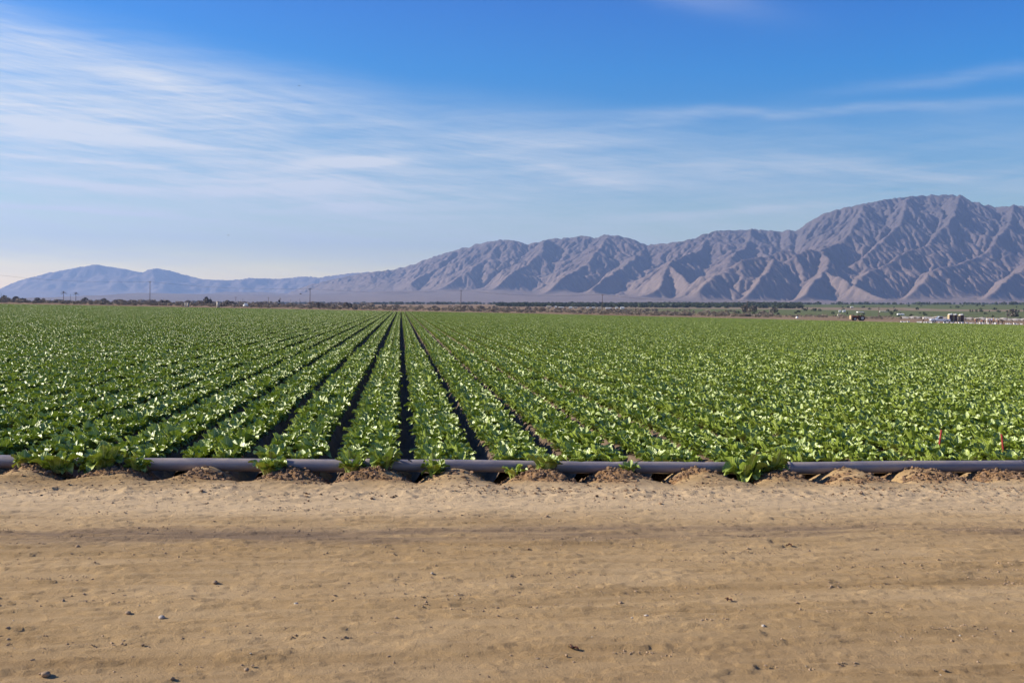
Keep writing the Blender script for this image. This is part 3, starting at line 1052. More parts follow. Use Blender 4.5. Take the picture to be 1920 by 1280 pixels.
def build_pipe():
    xc = px_x(689)
    xj = px_x(1466)
    t = thing('irrigation_pipe', 'long grey plastic irrigation pipe lying along the dirt berm in front of the lettuce', 'irrigation pipe', (0, 0, 0))
    dn = [(px_x(1086), 1.5, .03, .016), (px_x(1145), 1.6, .05, .014), (px_x(768), 1.7, .03, .012), (px_x(1280), 1.5, .05, .008), (px_x(1310), 1.6, .05, .01), (px_x(155), 1.6, .25, .012), (px_x(1905), 1.4, .03, .014)]
    tube('pipe_section', -16.0, xc - 0.02, PR, PIPE, t, 150, [d for d in dn if d[0] < xc])
    tube('pipe_section', xc - 0.05, xj, PR - 0.004, PIPE, t, 180, [d for d in dn if xc < d[0] < xj])
    tube('pipe_section', xj - 0.03, 24.0, PR, PIPE, t, 150, [d for d in dn if d[0] > xj])
    cp = tube('coupling', xc - 0.035, xc + 0.055, PR + 0.010, PIPE, t, 4, ends=True)
    tube('gasket_ring', xc + 0.056, xc + 0.074, PR + 0.004, RUBBER, cp, 3, ends=True)
    tube('coupling_lip', xc - 0.050, xc - 0.036, PR + 0.014, PALE_PLASTIC, cp, 3, ends=True)
    tube('coupling', xj - 0.02, xj + 0.035, PR + 0.006, PIPE, t, 3, ends=True)
    # small gate slots along the top
    for px in (768, 1902):
        x = px_x(px)
        bm = bmesh.new()
        a = math.pi * 0.66
        box(bm, (x, float(pipe_y(x)) + math.cos(-a) * PR, pipe_z(x) + math.sin(a) * PR), (0.05, 0.016, 0.008), Euler((0.5, 0.35, 0.2)), bevel=0.003)
        obj('gate', bm_mesh('gate', bm), RUBBER, t)
build_pipe()

# ------------------------------------------------------------------ lettuces that came up on the berm before the pipe
def road_z(x, y):
    return float(road_height(np.array([x]), np.array([y]))[0][0])

def front_lettuces():
    r = random.Random(44)
    g = 'stray lettuces on the berm before the pipe'
    spec = [
        # px, py of the foot, scale, label
        (48, 884, .80, 'small lettuce before the pipe nearest the left edge of the photo'),
        (106, 890, 1.10, 'full dark lettuce leaning on the pipe, second stray plant from the left'),
        (172, 906, .78, 'low bright lettuce sprawling on the berm in front of a larger dark lettuce'),
        (196, 893, 1.30, 'biggest lettuce of the left berm, its leaves rising above the pipe'),
        (256, 891, .80, 'small upright pale lettuce just left of the long bare stretch of pipe'),
        (507, 893, .95, 'lone lettuce before the pipe between two bare stretches, left of the coupling'),
        (660, 903, .98, 'lettuce on the berm touching the left side of the pipe coupling'),
        (722, 896, .90, 'pale lettuce on the berm just right of the pipe coupling'),
        (812, 903, .80, 'small lettuce low in the gap right of the pale coupling lettuce'),
        (965, 904, .68, 'thin upright lettuce with few leaves, left of a fuller one by the pipe'),
        (1025, 893, .95, 'round lettuce before the pipe at the middle of the berm'),
        (1180, 890, .58, 'tiny lettuce only half as tall as the pipe, on the berm top'),
        (1396, 897, 1.22, 'tallest lettuce of the right berm clump, rising over the pipe'),
        (1424, 902, .72, 'low fan shaped lettuce at the front of the right berm clump'),
        (1450, 892, .88, 'dark lettuce at the right end of the berm clump by the pipe joint'),
    ]
    for px, py, sc, lab in spec:
        p = ground(px, py, 0.08)
        y = float(pipe_y(p.x)) - PR - r.uniform(.10, .20)
        p.x *= y / p.y
        z = max(road_z(p.x, y), -0.02)
        few = 4 if sc < .7 else None
        make_lettuce((p.x, y, z - 0.01), sc * 1.42, lab, g, r, lean=(r.uniform(-.15, .1), r.uniform(-.15, .15)), n_leaves=few)
front_lettuces()

# ------------------------------------------------------------------ red marker stakes
STAKE = plain('red_paint', (0.24, 0.035, 0.028), 0.7, 0.2, 0, .2, 20, 0.002)
def stake(px0, py0, px1, py1, y, label):
    a = ground(px0, py0, 0)
    def at_y(px, py):
        d = ray(px, py)
        return CAMP + d * (y / d.y)
    top, low = at_y(px1, py1), at_y(px0, py0)
    d = (top - low).normalized()
    foot = low - d * ((low.z + 0.08) / d.z)
    t = thing('marker_stake', label, 'stake', foot, 0, 'red stakes among the lettuce')
    bm = bmesh.new()
    L = (top - foot).length
    q = d.to_track_quat('Z', 'Y').to_euler()
    rot = q
    vs = box(bm, (0, 0, 0), (0.042, 0.016, L), None, bevel=0.003)
    for v in vs:
        v.co.z += L / 2
    M = q.to_matrix()
    for v in bm.verts:
        v.co = M @ v.co
    obj('post', bm_mesh('stake', bm), STAKE, t)
    bm = bmesh.new()
    vs = box(bm, (0, 0, L + 0.006), (0.046, 0.02, 0.012), None, bevel=0.003)
    for v in bm.verts:
        v.co = M @ v.co
    obj('frayed_top', bm_mesh('stake_top', bm), STAKE, t)
stake(1761, 835, 1765, 807, 14.45, 'red wooden stake leaning right, left of two in the near lettuces')
stake(1881, 845, 1878, 815, 14.2, 'red wooden stake leaning left, nearest the right edge of the field')

# ------------------------------------------------------------------ clods and stones
CLOD = plain('dry_clod', (0.36, 0.255, 0.165), 0.95, 0.1, 0, .25, 30)
STONE = plain('pale_stone', (0.46, 0.40, 0.33), 0.8, 0.2, 0, .2, 25)
DRYLEAF = plain('withered_leaf', (0.085, 0.035, 0.022), 0.8, 0.2, 0, .3, 30)

def clod_mesh(name, pts, sizes, seed, mat):
    r = np.random.default_rng(seed)
    bm = bmesh.new()
    bmesh.ops.create_icosphere(bm, subdivisions=1, radius=1.0)
    bm.verts.ensure_lookup_table()
    base = np.array([v.co[:] for v in bm.verts])
    F = np.array([[v.index for v in f.verts] for f in bm.faces])
    bm.free()
    n, k = len(pts), len(base)
    V = base[None] * (1 + r.normal(0, .2, (n, k, 1)))
    V = V * r.uniform(.6, 1.25, (n, 1, 3)) * np.array([1, 1, .7])
    a = r.uniform(0, 6.28, n)
    c, s = np.cos(a)[:, None], np.sin(a)[:, None]
    V = np.stack([V[..., 0] * c - V[..., 1] * s, V[..., 0] * s + V[..., 1] * c, V[..., 2]], -1)
    V = V * sizes[:, None, None] + pts[:, None, :]
    m = mesh_np(name, V.reshape(-1, 3), (F[None] + (np.arange(n) * k)[:, None, None]).reshape(-1, 3), smooth=False)
    return obj(name, m, mat)

def build_clods():
    r = np.random.default_rng(9)
    def put(n, fx, fd, smin, smax, cond=None):
        x = fx(n)
        d = fd(n)
        y = pipe_y(x) - d
        z, tu = road_height(x, y)
        s = smin * (smax / smin) ** (r.random(n) ** 2.4)
        if cond is not None:
            k = cond(x, d, tu)
            x, y, z, s = x[k], y[k], z[k], s[k]
        return np.stack([x, y, z + s * 0.15], -1), s
    ux = lambda n: r.uniform(-7.4, 10.4, n)
    P, Sz = [], []
    a, b = put(26000, ux, lambda n: r.uniform(-0.1, 1.15, n), .007, .042, lambda x, d, tu: r.random(len(x)) < np.maximum(tu * 0.9, 0.16 * sstep(.9, .5, d)))
    P.append(a); Sz.append(b)
    a, b = put(3600, ux, lambda n: r.normal(1.25, .28, n).clip(.5, 2.3), .005, .022, lambda x, d, tu: fbm(x * .8, d * 2, 2, 91) > -0.05)
    P.append(a); Sz.append(b)
    P, Sz = np.concatenate(P), np.concatenate(Sz)
    tag(clod_mesh('berm_clods', P, Sz, 1, plain('berm_clod', (0.235, 0.150, 0.092), 0.95, 0.1, 0, .35, 18)), kind='stuff')
    a, b = put(13000, ux, lambda n: r.uniform(1.5, 7.9, n), .003, .014, lambda x, d, tu: fbm(x * .30, d * 2.4, 4, 93) > r.normal(0.12, .14, len(x)))
    tag(clod_mesh('road_clods', a, b, 2, CLOD), kind='stuff')
    # ragged lines of crust and crumbs drawn out along the road
    P, Sz = [], []
    for q in range(210):
        x0 = r.uniform(-7.4, 10.4)
        d0 = r.choice([r.normal(1.25, .13), r.uniform(1.5, 7.6)], p=[.34, .66])
        L, sl = r.uniform(.08, .5), r.normal(0, .08)
        n = int(10 + L * 70)
        t = r.uniform(-1, 1, n)
        x = x0 + t * L
        d = d0 + t * L * sl + r.normal(0, .016, n) + .03 * np.sin(t * 4 + q)
        y = pipe_y(x) - d
        z, _ = road_height(x, y)
        sz = .0035 * (3.4 ** (r.random(n) ** 1.8))
        P.append(np.stack([x, y, z + sz * .1], -1)); Sz.append(sz)
    tag(clod_mesh('road_crust', np.concatenate(P), np.concatenate(Sz), 4, CLOD), kind='stuff')
    a, b = put(110, ux, lambda n: r.uniform(1.2, 7.7, n), .004, .010)
    tag(clod_mesh('road_pebbles', a, b, 3, STONE), kind='stuff')
    single = [
        (303, 1158, .022, STONE, 'stone', 'pale stone on the dirt road, largest at the lower left'),
        (240, 1151, .020, CLOD, 'clod', 'dark clod on the road just left of the pale stone'),
        (145, 1026, .018, CLOD, 'clod', 'flat dark clod below the damp streak at the left of the road'),
        (462, 1255, .017, CLOD, 'clod', 'dark clod near the bottom edge of the road, left of centre'),
        (403, 1094, .020, CLOD, 'clod', 'low clod standing in a shallow rut left of the road middle'),
        (555, 1134, .016, STONE, 'stone', 'small pale pebble on the middle of the dirt road'),
        (810, 1078, .013, STONE, 'stone', 'white pebble on the road below the middle lettuces'),
        (1025, 971, .021, CLOD, 'clod', 'dark clod on the pale dust at the foot of the berm'),
        (1212, 1155, .017, STONE, 'stone', 'small pebble on the lower right half of the road'),
        (1163, 1131, .015, CLOD, 'clod', 'brown clod left of a dark dry leaf on the road'),
        (85, 1269, .026, CLOD, 'clod', 'lumpy clod at the bottom left corner of the road'),
        (1431, 1174, .015, STONE, 'stone', 'pale pebble right of centre near the bottom of the road'),
    ]
    for i, (px, py, s, mat, kind, lab) in enumerate(single):
        p = ground(px, py, 0)
        z = road_z(p.x, p.y)
        bm = bmesh.new()
        blob(bm, (0, 0, 0), s, 2, .16, 50 + i, .65)
        tag(obj('stone' if kind == 'stone' else 'dirt_clod', bm_mesh(kind, bm, True), mat, loc=(p.x, p.y, z + s * .3)), lab, kind)
    for i, (px, py, s, lab) in enumerate([(1072, 1214, .055, 'crumpled dark red dry leaf near the bottom middle of the road'), (1366, 1127, .042, 'small dark red dry leaf on the right half of the road'), (1478, 1022, .045, 'curled dark twig like leaf on the road right of the damp patch')]):
        p = ground(px, py, 0)
        rr = random.Random(70 + i)
        bm = bmesh.new()
        for q in range(3):
            a = rr.uniform(0, 6.28)
            pts = []
            for u in range(4):
                for v in range(3):
                    t, w = u / 3, (v - 1) * .28 * math.sin(math.pi * (.15 + .8 * u / 3))
                    pts.append(bm.verts.new((math.cos(a) * t * s - math.sin(a) * w * s, math.sin(a) * t * s + math.cos(a) * w * s, s * (.12 + .3 * abs(w) * 2 + .25 * math.sin(t * 3) * rr.uniform(.3, 1)))))
            for u in range(3):
                for v in range(2):
                    bm.faces.new((pts[u * 3 + v], pts[u * 3 + v + 1], pts[u * 3 + v + 4], pts[u * 3 + v + 3]))
        tag(obj('dry_leaf', bm_mesh('dry_leaf', bm, True), DRYLEAF, loc=(p.x, p.y, road_z(p.x, p.y))), lab, 'dry leaf')
build_clods()
# ------------------------------------------------------------------ beyond the field
def at_dist(px, py, dist):
    """point on the ray through a photo pixel at forward distance dist"""
    d = ray(px, py)
    return CAMP + d * (dist / d.dot(FH))
def on_floor(px, dist, py=575):
    p = at_dist(px, py, dist)
    xc = p.dot(RH)
    z = float(far_height(np.array(xc), np.array(float(dist))))
    return Vector((p.x, p.y, z - 0.02))
def size_at(npx, dist):
    return npx / FPX * dist
FACE = -YAW       # rotation that turns a thing built facing -y towards the camera

WOOD = plain('weathered_wood', (0.13, 0.10, 0.085), 0.9, 0.1, 0, .2, 3)
STEEL = plain('grey_steel', (0.30, 0.30, 0.31), 0.5, 0.4, 0.3)
WHITE = plain('white_paint', (0.78, 0.78, 0.76), 0.5, 0.4, 0, .06)
CREAM = plain('cream_plaster', (0.62, 0.57, 0.47), 0.8, 0.2)
CONCRETE = plain('pale_concrete', (0.52, 0.48, 0.42), 0.85, 0.2, 0, .15, 4)
BARK = plain('grey_bark', (0.10, 0.08, 0.065), 0.95, 0.1)
GLASS = plain('dark_glass', (0.02, 0.025, 0.03), 0.1, 0.6)
TYRE = plain('black_rubber', (0.02, 0.02, 0.02), 0.85, 0.2)
RIM = plain('pale_rim', (0.55, 0.55, 0.55), 0.5, 0.4)

# scrub and trees ---------------------------------------------------
def foliage_mat(name, cols):
    m, g, p, o = new_mat(name)
    oi = g.n('ShaderNodeObjectInfo').outputs['Random']
    pos = g.n('ShaderNodeNewGeometry').outputs['Position']
    n = g.noise(pos, 0.9, 4.0, 0.7)
    c = g.ramp(n, [(0.3, cols[0]), (0.5, cols[1]), (0.7, cols[2])])
    c = g.mix(g.math('MULTIPLY', oi, 0.6), c, cols[3])
    g.put(p.inputs['Base Color'], c)
    p.inputs['Roughness'].default_value = 0.85
    p.inputs['Specular IOR Level'].default_value = 0.15
    return m
SCRUB = foliage_mat('scrub_leaves', [(0.19, 0.160, 0.125), (0.27, 0.225, 0.175), (0.35, 0.29, 0.225), (0.26, 0.21, 0.175)])
TREEGREEN = foliage_mat('orchard_leaves', [(0.05, 0.068, 0.038), (0.075, 0.095, 0.05), (0.11, 0.125, 0.065), (0.08, 0.085, 0.055)])
DARKBUSH = foliage_mat('dark_bush_leaves', [(0.09, 0.08, 0.07), (0.13, 0.115, 0.098), (0.19, 0.165, 0.135), (0.15, 0.125, 0.105)])

def leafy(name, r, n, size, shape, leaf, mat):
    """a crown of n small leaf clumps spread through the volume"""
    V, F = [], []
    for k in range(n):
        a = r.uniform(0, 6.28)
        u = r.random() ** 0.45
        h = r.random()
        rad = shape(h) * u
        lump = 1 + 0.35 * math.sin(a * 3 + h * 5) * r.random()
        c = np.array([math.cos(a) * rad * lump, math.sin(a) * rad * lump, h]) * size
        q = Euler((r.uniform(-1.2, 1.2), r.uniform(-1.2, 1.2), r.uniform(0, 6.28))).to_matrix()
        s = leaf * r.uniform(.6, 1.4) * size
        i = len(V)
        for (dx, dy, dz) in ((-1, -.4, 0), (0, -.8, .25), (1, -.1, 0), (.5, .8, .2), (-.6, .7, -.1)):
            w = q @ Vector((dx * s, dy * s, dz * s))
            V.append((c[0] + w.x, c[1] + w.y, max(0, c[2] + w.z)))
        F += [(i, i + 1, i + 2), (i, i + 2, i + 3), (i, i + 3, i + 4)]
    m = mesh_np(name, V, F, smooth=False)
    m.materials.append(mat)
    return m
BR = random.Random(88)
dome = lambda h: 0.75 * math.sqrt(max(0.02, 1 - h ** 2.2)) * (0.75 + .5 * h)
tall = lambda h: 0.36 * math.sin(math.pi * (0.12 + 0.82 * h)) ** .7
umbrella = lambda h: 0.62 * math.sqrt(max(.02, 1 - h * h))
SCRUB_MESHES = [leafy('scrub_bush', BR, 130, 1.0, dome, .13, SCRUB) for _ in range(4)]
ORCHARD_MESHES = [leafy('orchard_tree', BR, 110, 1.0, dome, .15, TREEGREEN) for _ in range(3)] + [leafy('orchard_tree', BR, 80, 1.0, tall, .13, TREEGREEN)]

def build_scrub():
    r = np.random.default_rng(31)
    P, Sc, I = [], [], []
    def band(n, z0, z1, x0, x1, smin, smax, dens=None):
        z = r.uniform(z0, z1, n)
        u = r.uniform(x0, x1, n)
        xc = (u - 960) / FPX * z
        ok = np.ones(n, bool)
        wx, wy = cam_to_world(xc, z)
        ok &= wy > np.maximum(field_end(wx) + 24, 0)
        if dens is not None:
            ok &= dens(xc, z)
        s = smin * (smax / smin) ** r.random(n)
        h = far_height(xc, z)
        P.append(np.stack([wx, wy, h - .1], -1)[ok])
        Sc.append(np.stack([s * r.uniform(.9, 1.7, n), s * r.uniform(.9, 1.7, n), s], -1)[ok])
    clump = lambda a, b, t: (lambda xc, z: fbm(xc / a, z / b, 3, 77) > t)
    band(3300, 380, 640, -400, 1450, .35, 1.35, clump(30, 22, -.12))
    band(1300, 560, 900, -400, 1450, .8, 2.5, clump(50, 40, .05))
    band(900, 420, 640, 1380, 1960, .3, 1.2, clump(40, 15, 0.1))
    band(900, 900, 1800, -400, 700, 2, 4.0, clump(90, 80, .08))
    Pp, Ss = np.concatenate(P), np.concatenate(Sc)
    n = len(Pp)
    scatter('scrub', Pp, np.stack([np.zeros(n), np.zeros(n), r.uniform(0, 6.28, n)], -1), Ss, r.integers(0, len(SCRUB_MESHES), n), SCRUB_MESHES, 'brown desert scrub beyond the far end of the field', 'scrub')
    P.clear(); Sc.clear()
    row = lambda per, wid, off: (lambda xc, z: (np.abs(((z + off) / per) - np.round((z + off) / per)) < wid) & (fbm(xc / 120., z / 60., 3, 78) > -.25))
    band(2200, 1250, 1900, 930, 1500, 2.5, 5.0, clump(200, 50, .0))
    band(1500, 1900, 3200, 700, 1960, 3, 6, clump(400, 60, .12))
    band(450, 950, 1500, 1500, 1960, 1.6, 3.0, row(150, .06, 20))
    band(260, 640, 1000, 1380, 1960, 1.0, 2.0, row(120, .07, 60))
    band(800, 2600, 4200, 300, 900, 4, 7, clump(300, 90, .15))
    Pp, Ss = np.concatenate(P), np.concatenate(Sc)
    n = len(Pp)
    scatter('far_treeline', Pp, np.stack([np.zeros(n), np.zeros(n), r.uniform(0, 6.28, n)], -1), Ss, r.integers(0, len(ORCHARD_MESHES), n), ORCHARD_MESHES, 'dark distant orchards and windbreaks at the foot of the mountains', 'trees')
build_scrub()

def plant(name, label, cat, px, dist, h, shape, mat, group, trunk=0.0, n=240, leaf=.10, squash=1.0):
    h *= .66
    t = thing(name, label, cat, on_floor(px, dist), BR.uniform(0, 6.28), group)
    m = leafy('crown', BR, n, 1.0, shape, leaf, mat)
    c = obj('crown', m, None, t)
    ch = h * (1 - trunk)
    c.scale = (ch * squash, ch * squash, ch)
    c.location = (0, 0, h * trunk)
    bm = bmesh.new()
    top = max(trunk, 0.15) * h + ch * .3
    cyl(bm, (0, 0, -.2), (0, 0, top), h * .035, h * .018, 8)
    for k in range(4):
        a = k * 1.57 + .4
        cyl(bm, (0, 0, top * .6), (math.cos(a) * ch * .3, math.sin(a) * ch * .3, top * .75 + ch * .25), h * .016, h * .006, 6)
    obj('trunk', bm_mesh('trunk', bm), BARK, t)
    return t

GP = 'palms on the left horizon'
def palm(px, dist, h, label):
    t = thing('palm_tree', label, 'palm tree', on_floor(px, dist), 0, GP)
    bm = bmesh.new()
    cyl(bm, (0, 0, -.2), (0.1, 0, h), h * .03, h * .022, 8)
    obj('trunk', bm_mesh('trunk', bm), BARK, t)
    bm = bmesh.new()
    r = random.Random(px)
    for k in range(26):
        a = k * 2.4
        el = r.uniform(-.35, .9)
        L = h * .42
        prev = None
        for s in range(5):
            u = s / 4
            x = math.cos(el) * u * L
            z = math.sin(el) * u * L - 0.30 * L * u * u
            w = L * .07 * (1 - u * .8)
            pr = [bm.verts.new((0.1 + math.cos(a) * x - math.sin(a) * q * w, math.sin(a) * x + math.cos(a) * q * w, h + z - abs(q) * w * .4)) for q in (-1, 0, 1)]
            if prev:
                bm.faces.new((prev[0], prev[1], pr[1], pr[0]))
                bm.faces.new((prev[1], prev[2], pr[2], pr[1]))
            prev = pr
    obj('crown', bm_mesh('fronds', bm), DARKBUSH, t)
palm(119, 760, 7.2, 'left palm of the pair standing above the scrub at far left')
palm(142, 780, 7.0, 'right palm of the pair standing above the scrub at far left')

GB = 'dark bushes beyond the field'
for px, dist, h, sh, lab in [
    (8, 640, 5.5, dome, 'dark bush at the left edge of the horizon below a thin pole'),
    (70, 650, 4.2, dome, 'round dark bush in the scrub left of the two palms'),
    (30, 660, 5.0, dome, 'broad dark bush second from the left edge of the horizon'),
    (160, 700, 5.2, dome, 'wide dark bush just right of the two palms'),
    (195, 690, 4.6, dome, 'dark bush where the left scrub band starts to drop'),
    (304, 560, 3.2, dome, 'low dark bush right of the tall left power pole'),
    (387, 620, 7.2, tall, 'narrow dark tree rising highest between the two standpipe groups'),
    (394, 625, 5.2, tall, 'small dark tree beside the narrow dark tree'),
    (427, 540, 4.2, dome, 'round dark tree right of the taller standpipe'),
    (596, 520, 4.0, dome, 'dark round bush just right of the second tall power pole'),
    (605, 525, 2.8, dome, 'smaller dark bush touching a round one near the second tall pole'),
    (648, 560, 4.4, dome, 'dark bush midway between the second and third tall poles'),
    (656, 565, 3.6, dome, 'low dark bush joined to the one midway between two tall poles'),
    (1396, 760, 9.5, tall, 'dusky tree behind the pale pole right of centre'),
    (1412, 765, 8.2, dome, 'broad dusky tree right of the pale pole'),
    (1452, 770, 6.8, dome, 'dusky round tree well right of the pale pole'),
    (1900, 700, 9.0, dome, 'dark tree by the last pole at the right edge'),
]:
    plant('shrub' if h < 6 else 'tree', lab, 'bush' if h < 6 else 'tree', px, dist, h, sh, DARKBUSH, GB, 0.0 if h < 6 else .08)

# power poles -------------------------------------------------------
def pole(px, y_top, dist, label, group, r0, arm=0.0, mat=None, boxes=False):
    b = on_floor(px, dist)
    top = at_dist(px, y_top, dist)
    h = top.z - b.z
    t = thing('power_pole', label, 'power pole', b, FACE, group)
    bm = bmesh.new()
    cyl(bm, (0, 0, -.5), (0, 0, h), r0, r0 * .65, 8)
    obj('post', bm_mesh('post', bm), mat or WOOD, t)
    if arm:
        bm = bmesh.new()
        box(bm, (0, -r0, h - .6), (arm, .14, .16))
        obj('crossarm', bm_mesh('crossarm', bm), WOOD, t)
        for s in (-1, 0, 1):
            bm = bmesh.new()
            cyl(bm, (s * arm * .45, -r0, h - .52), (s * arm * .45, -r0, h - .25), .07, .05, 8)
            obj('insulator', bm_mesh('insulator', bm), RIM, t)
    if boxes:
        for k, (dx, z) in enumerate(((-.55, h * .62), (-.6, h * .22))):
            bm = bmesh.new()
            box(bm, (dx, 0, z), (.8, .6, 1.3), bevel=.05)
            obj('transformer', bm_mesh('transformer', bm), TYRE, t)
    return b, h
GPO = 'tall power poles beyond the field'
tall_poles = []
for px, yt, d, lab in [(281, 527, 560, 'tallest dark power pole at left, in front of the pale mountain'),
                       (581, 540, 545, 'tall power pole left of the converging rows, below the saddle'),
                       (864, 543, 530, 'tall thin power pole just right of where the rows meet'),
                       (1129, 551, 515, 'tall thin power pole below the centre of the mountains'),
                       (1401, 563, 500, 'pale lower pole before the dusky trees right of centre'),
                       (1648, 574, 490, 'thin pole to the right of the tractor'),
                       (1889, 586, 480, 'thin pole at the right edge above the workers')]:
    tall_poles.append(pole(px, yt, d, lab, GPO, .20, 1.6))
GS = 'small far power poles'
for px, yt, d, lab, a in [(2, 549, 900, 'small far pole at the very left edge of the horizon', 0),
                          (132, 551, 980, 'small far pole between the two palms', 0),
                          (394, 556, 900, 'small far pole above the narrow dark tree', 0),
                          (442, 556, 860, 'small far pole with a wide crossarm right of the standpipes', 2.6),
                          (455, 559, 900, 'small far pole without crossarm next to one with a crossarm', 0),
                          (503, 557, 820, 'small far pole left of the pole that carries dark boxes', 1.6),
                          (562, 560, 880, 'small far pole just left of the second tall power pole', 0),
                          (545, 561, 980, 'faint small pole between the boxed pole and the second tall pole', 0)]:
    pole(px, yt, d, lab, GS, .17, a)
pole(525, 558, 560, 'pole carrying two dark boxes left of the second tall power pole', 'small far power poles', .2, 1.2, None, True)

def wires():
    k = 0
    names = ['left of the tallest pole', 'between the tallest pole and the second tall pole', 'between the second and third tall poles', 'across the middle of the mountains', 'right of the middle of the mountains', 'above the tractor', 'above the workers']
    pts = [b + Vector((0, 0, h - .3)) for b, h in tall_poles]
    pts = [pts[0] * 2 - pts[1]] + pts
    for i, (a, b) in enumerate(zip(pts[:-1], pts[1:])):
        for s in (-1, 1):
            V, F = [], []
            for q in range(17):
                u = q / 16
                p = a.lerp(b, u) + Vector((s * .7, 0, -4 * 1.6 * u * (1 - u)))
                for e in range(3):
                    V.append((p.x, p.y + .02 * math.cos(e * 2.09), p.z + .02 * math.sin(e * 2.09)))
            for q in range(16):
                for e in range(3):
                    F.append((q * 3 + e, q * 3 + (e + 1) % 3, q * 3 + 3 + (e + 1) % 3, q * 3 + 3 + e))
            tag(obj('power_cable', mesh_np('power_cable', V, F), TYRE), f"thin {'left' if s < 0 else 'right'} power cable {names[i]}", 'cable', 'power cables over the valley')
wires()

# houses and sheds --------------------------------------------------
def house(px, py, dist, wpx, hpx, label, wall, roof, gable=True, name='farm_building'):
    p = at_dist(px, py, dist)
    xc = p.dot(RH)
    p.z = float(far_height(np.array(xc), np.array(float(dist)))) - .05
    w, h = size_at(wpx, dist), size_at(hpx, dist)
    t = thing(name, label, 'building', p, FACE, 'pale buildings in the valley')
    bm = bmesh.new()
    box(bm, (0, 0, h * .36), (w, w * .5, h * .72))
    wl = obj('wall', bm_mesh('wall', bm), wall, t)
    bm = bmesh.new()
    z0, z1 = h * .72, h
    a = [bm.verts.new(v) for v in ((-w * .53, -w * .29, z0), (w * .53, -w * .29, z0), (w * .53, w * .29, z0), (-w * .53, w * .29, z0), (-w * .5, 0, z1), (w * .5, 0, z1))]
    for f in ((0, 1, 5, 4), (2, 3, 4, 5), (0, 4, 3), (1, 2, 5), (0, 3, 2, 1)):
        bm.faces.new([a[i] for i in f])
    obj('roof', bm_mesh('roof', bm), roof, t)
    for k in (-.28, .28):
        bm = bmesh.new()
        box(bm, (w * k, -w * .251, h * .38), (w * .14, .06, h * .26))
        obj('window', bm_mesh('window', bm), GLASS, t)
    bm = bmesh.new()
    box(bm, (0, -w * .251, h * .26), (w * .1, .06, h * .5))
    obj('door', bm_mesh('door', bm), BARK, t)
TAN = plain('tan_roof', (0.42, 0.36, 0.30), .8)
for px, d, w, h, lab, wl, rf in [
    (1029, 1060, 9, 4, 'low cream shed at the left end of the row of pale buildings', CREAM, TAN),
    (1042, 1040, 4, 4, 'small bright white building next to the cream shed', WHITE, WHITE),
    (1052, 1045, 9, 2.6, 'long low pale building right of the small bright one', CREAM, WHITE),
    (1070, 1035, 6, 3.2, 'white building before a gap in the far row', WHITE, WHITE),
    (1079, 1040, 7, 2.8, 'pale pinkish building in the left half of the far row', CREAM, TAN),
    (1094, 1050, 5, 2.8, 'small cream building in the middle of the far row', CREAM, TAN),
    (1102, 1045, 5, 3.0, 'white building standing alone left of the centre pole', WHITE, WHITE),
    (1113, 1050, 6, 2.8, 'pale building half hidden just left of the centre pole', CREAM, WHITE),
    (1124, 1045, 7, 2.8, 'low pale building touching the line of the centre pole', CREAM, TAN),
    (1141, 1040, 10, 2.6, 'longest white building right of the centre pole', WHITE, WHITE),
    (1156, 1040, 5, 3.4, 'white building at the right end of the long row', WHITE, WHITE),
    (1167, 1020, 7, 4.0, 'bright white building at the right end, apart from the row', WHITE, WHITE),
    (961, 1500, 4, 3.5, 'tiny white building left of the row, before the dark trees', WHITE, WHITE),
    (1258, 1400, 4, 4, 'tiny lone white building among dark trees right of the row', WHITE, WHITE),
    (1575, 950, 4, 3.6, 'left one of two small white buildings above the tractor', WHITE, WHITE),
    (1583, 945, 5, 4.0, 'right one of two small white buildings above the tractor', WHITE, WHITE),
    (1597, 1300, 5, 3, 'small pale building farther off behind the two white ones', CREAM, WHITE),
    (1574, 640, 6, 3.5, 'cream hut in the scrub left of the tractor', CREAM, TAN),
    (1689, 760, 12, 3.4, 'long white shed on the green land between tractor and truck', WHITE, WHITE),
    (1656, 1000, 14, 1.8, 'low pale wall of a farm building on the green land', CREAM, CREAM),
]:
    house(px, 575, d, w, h, lab, wl, rf)

# canal bank on the right -------------------------------------------
def bank(x0, x1, dist, h, label, mat, cat, name):
    a, b = on_floor(x0, dist), on_floor(x1, dist * .98)
    n = 40
    V, F = [], []
    for i in range(n + 1):
        p = a.lerp(b, i / n)
        xc, zc = p.dot(RH), p.dot(FH)
        z = float(far_height(np.array(xc), np.array(zc)))
        jit = h * (1 + .18 * math.sin(i * 2.3) + .12 * math.sin(i * 5.1))
        for dy, zz in ((-1.6 * h, -.1), (-.6 * h, jit), (.6 * h, jit), (1.6 * h, -.1)):
            V.append((p.x + FH.x * dy, p.y + FH.y * dy, z + zz))
    for i in range(n):
        for k in range(3):
            F.append((i * 4 + k, i * 4 + k + 1, i * 4 + 5 + k, i * 4 + 4 + k))
    tag(obj(name, mesh_np(name, V, F, False), mat), label, cat)
bank(1690, 2000, 500, 1.1, 'pale canal bank running across behind the harvest crew', plain('pale_bank', (0.50, 0.44, 0.38), .9), 'canal bank', 'canal_bank')

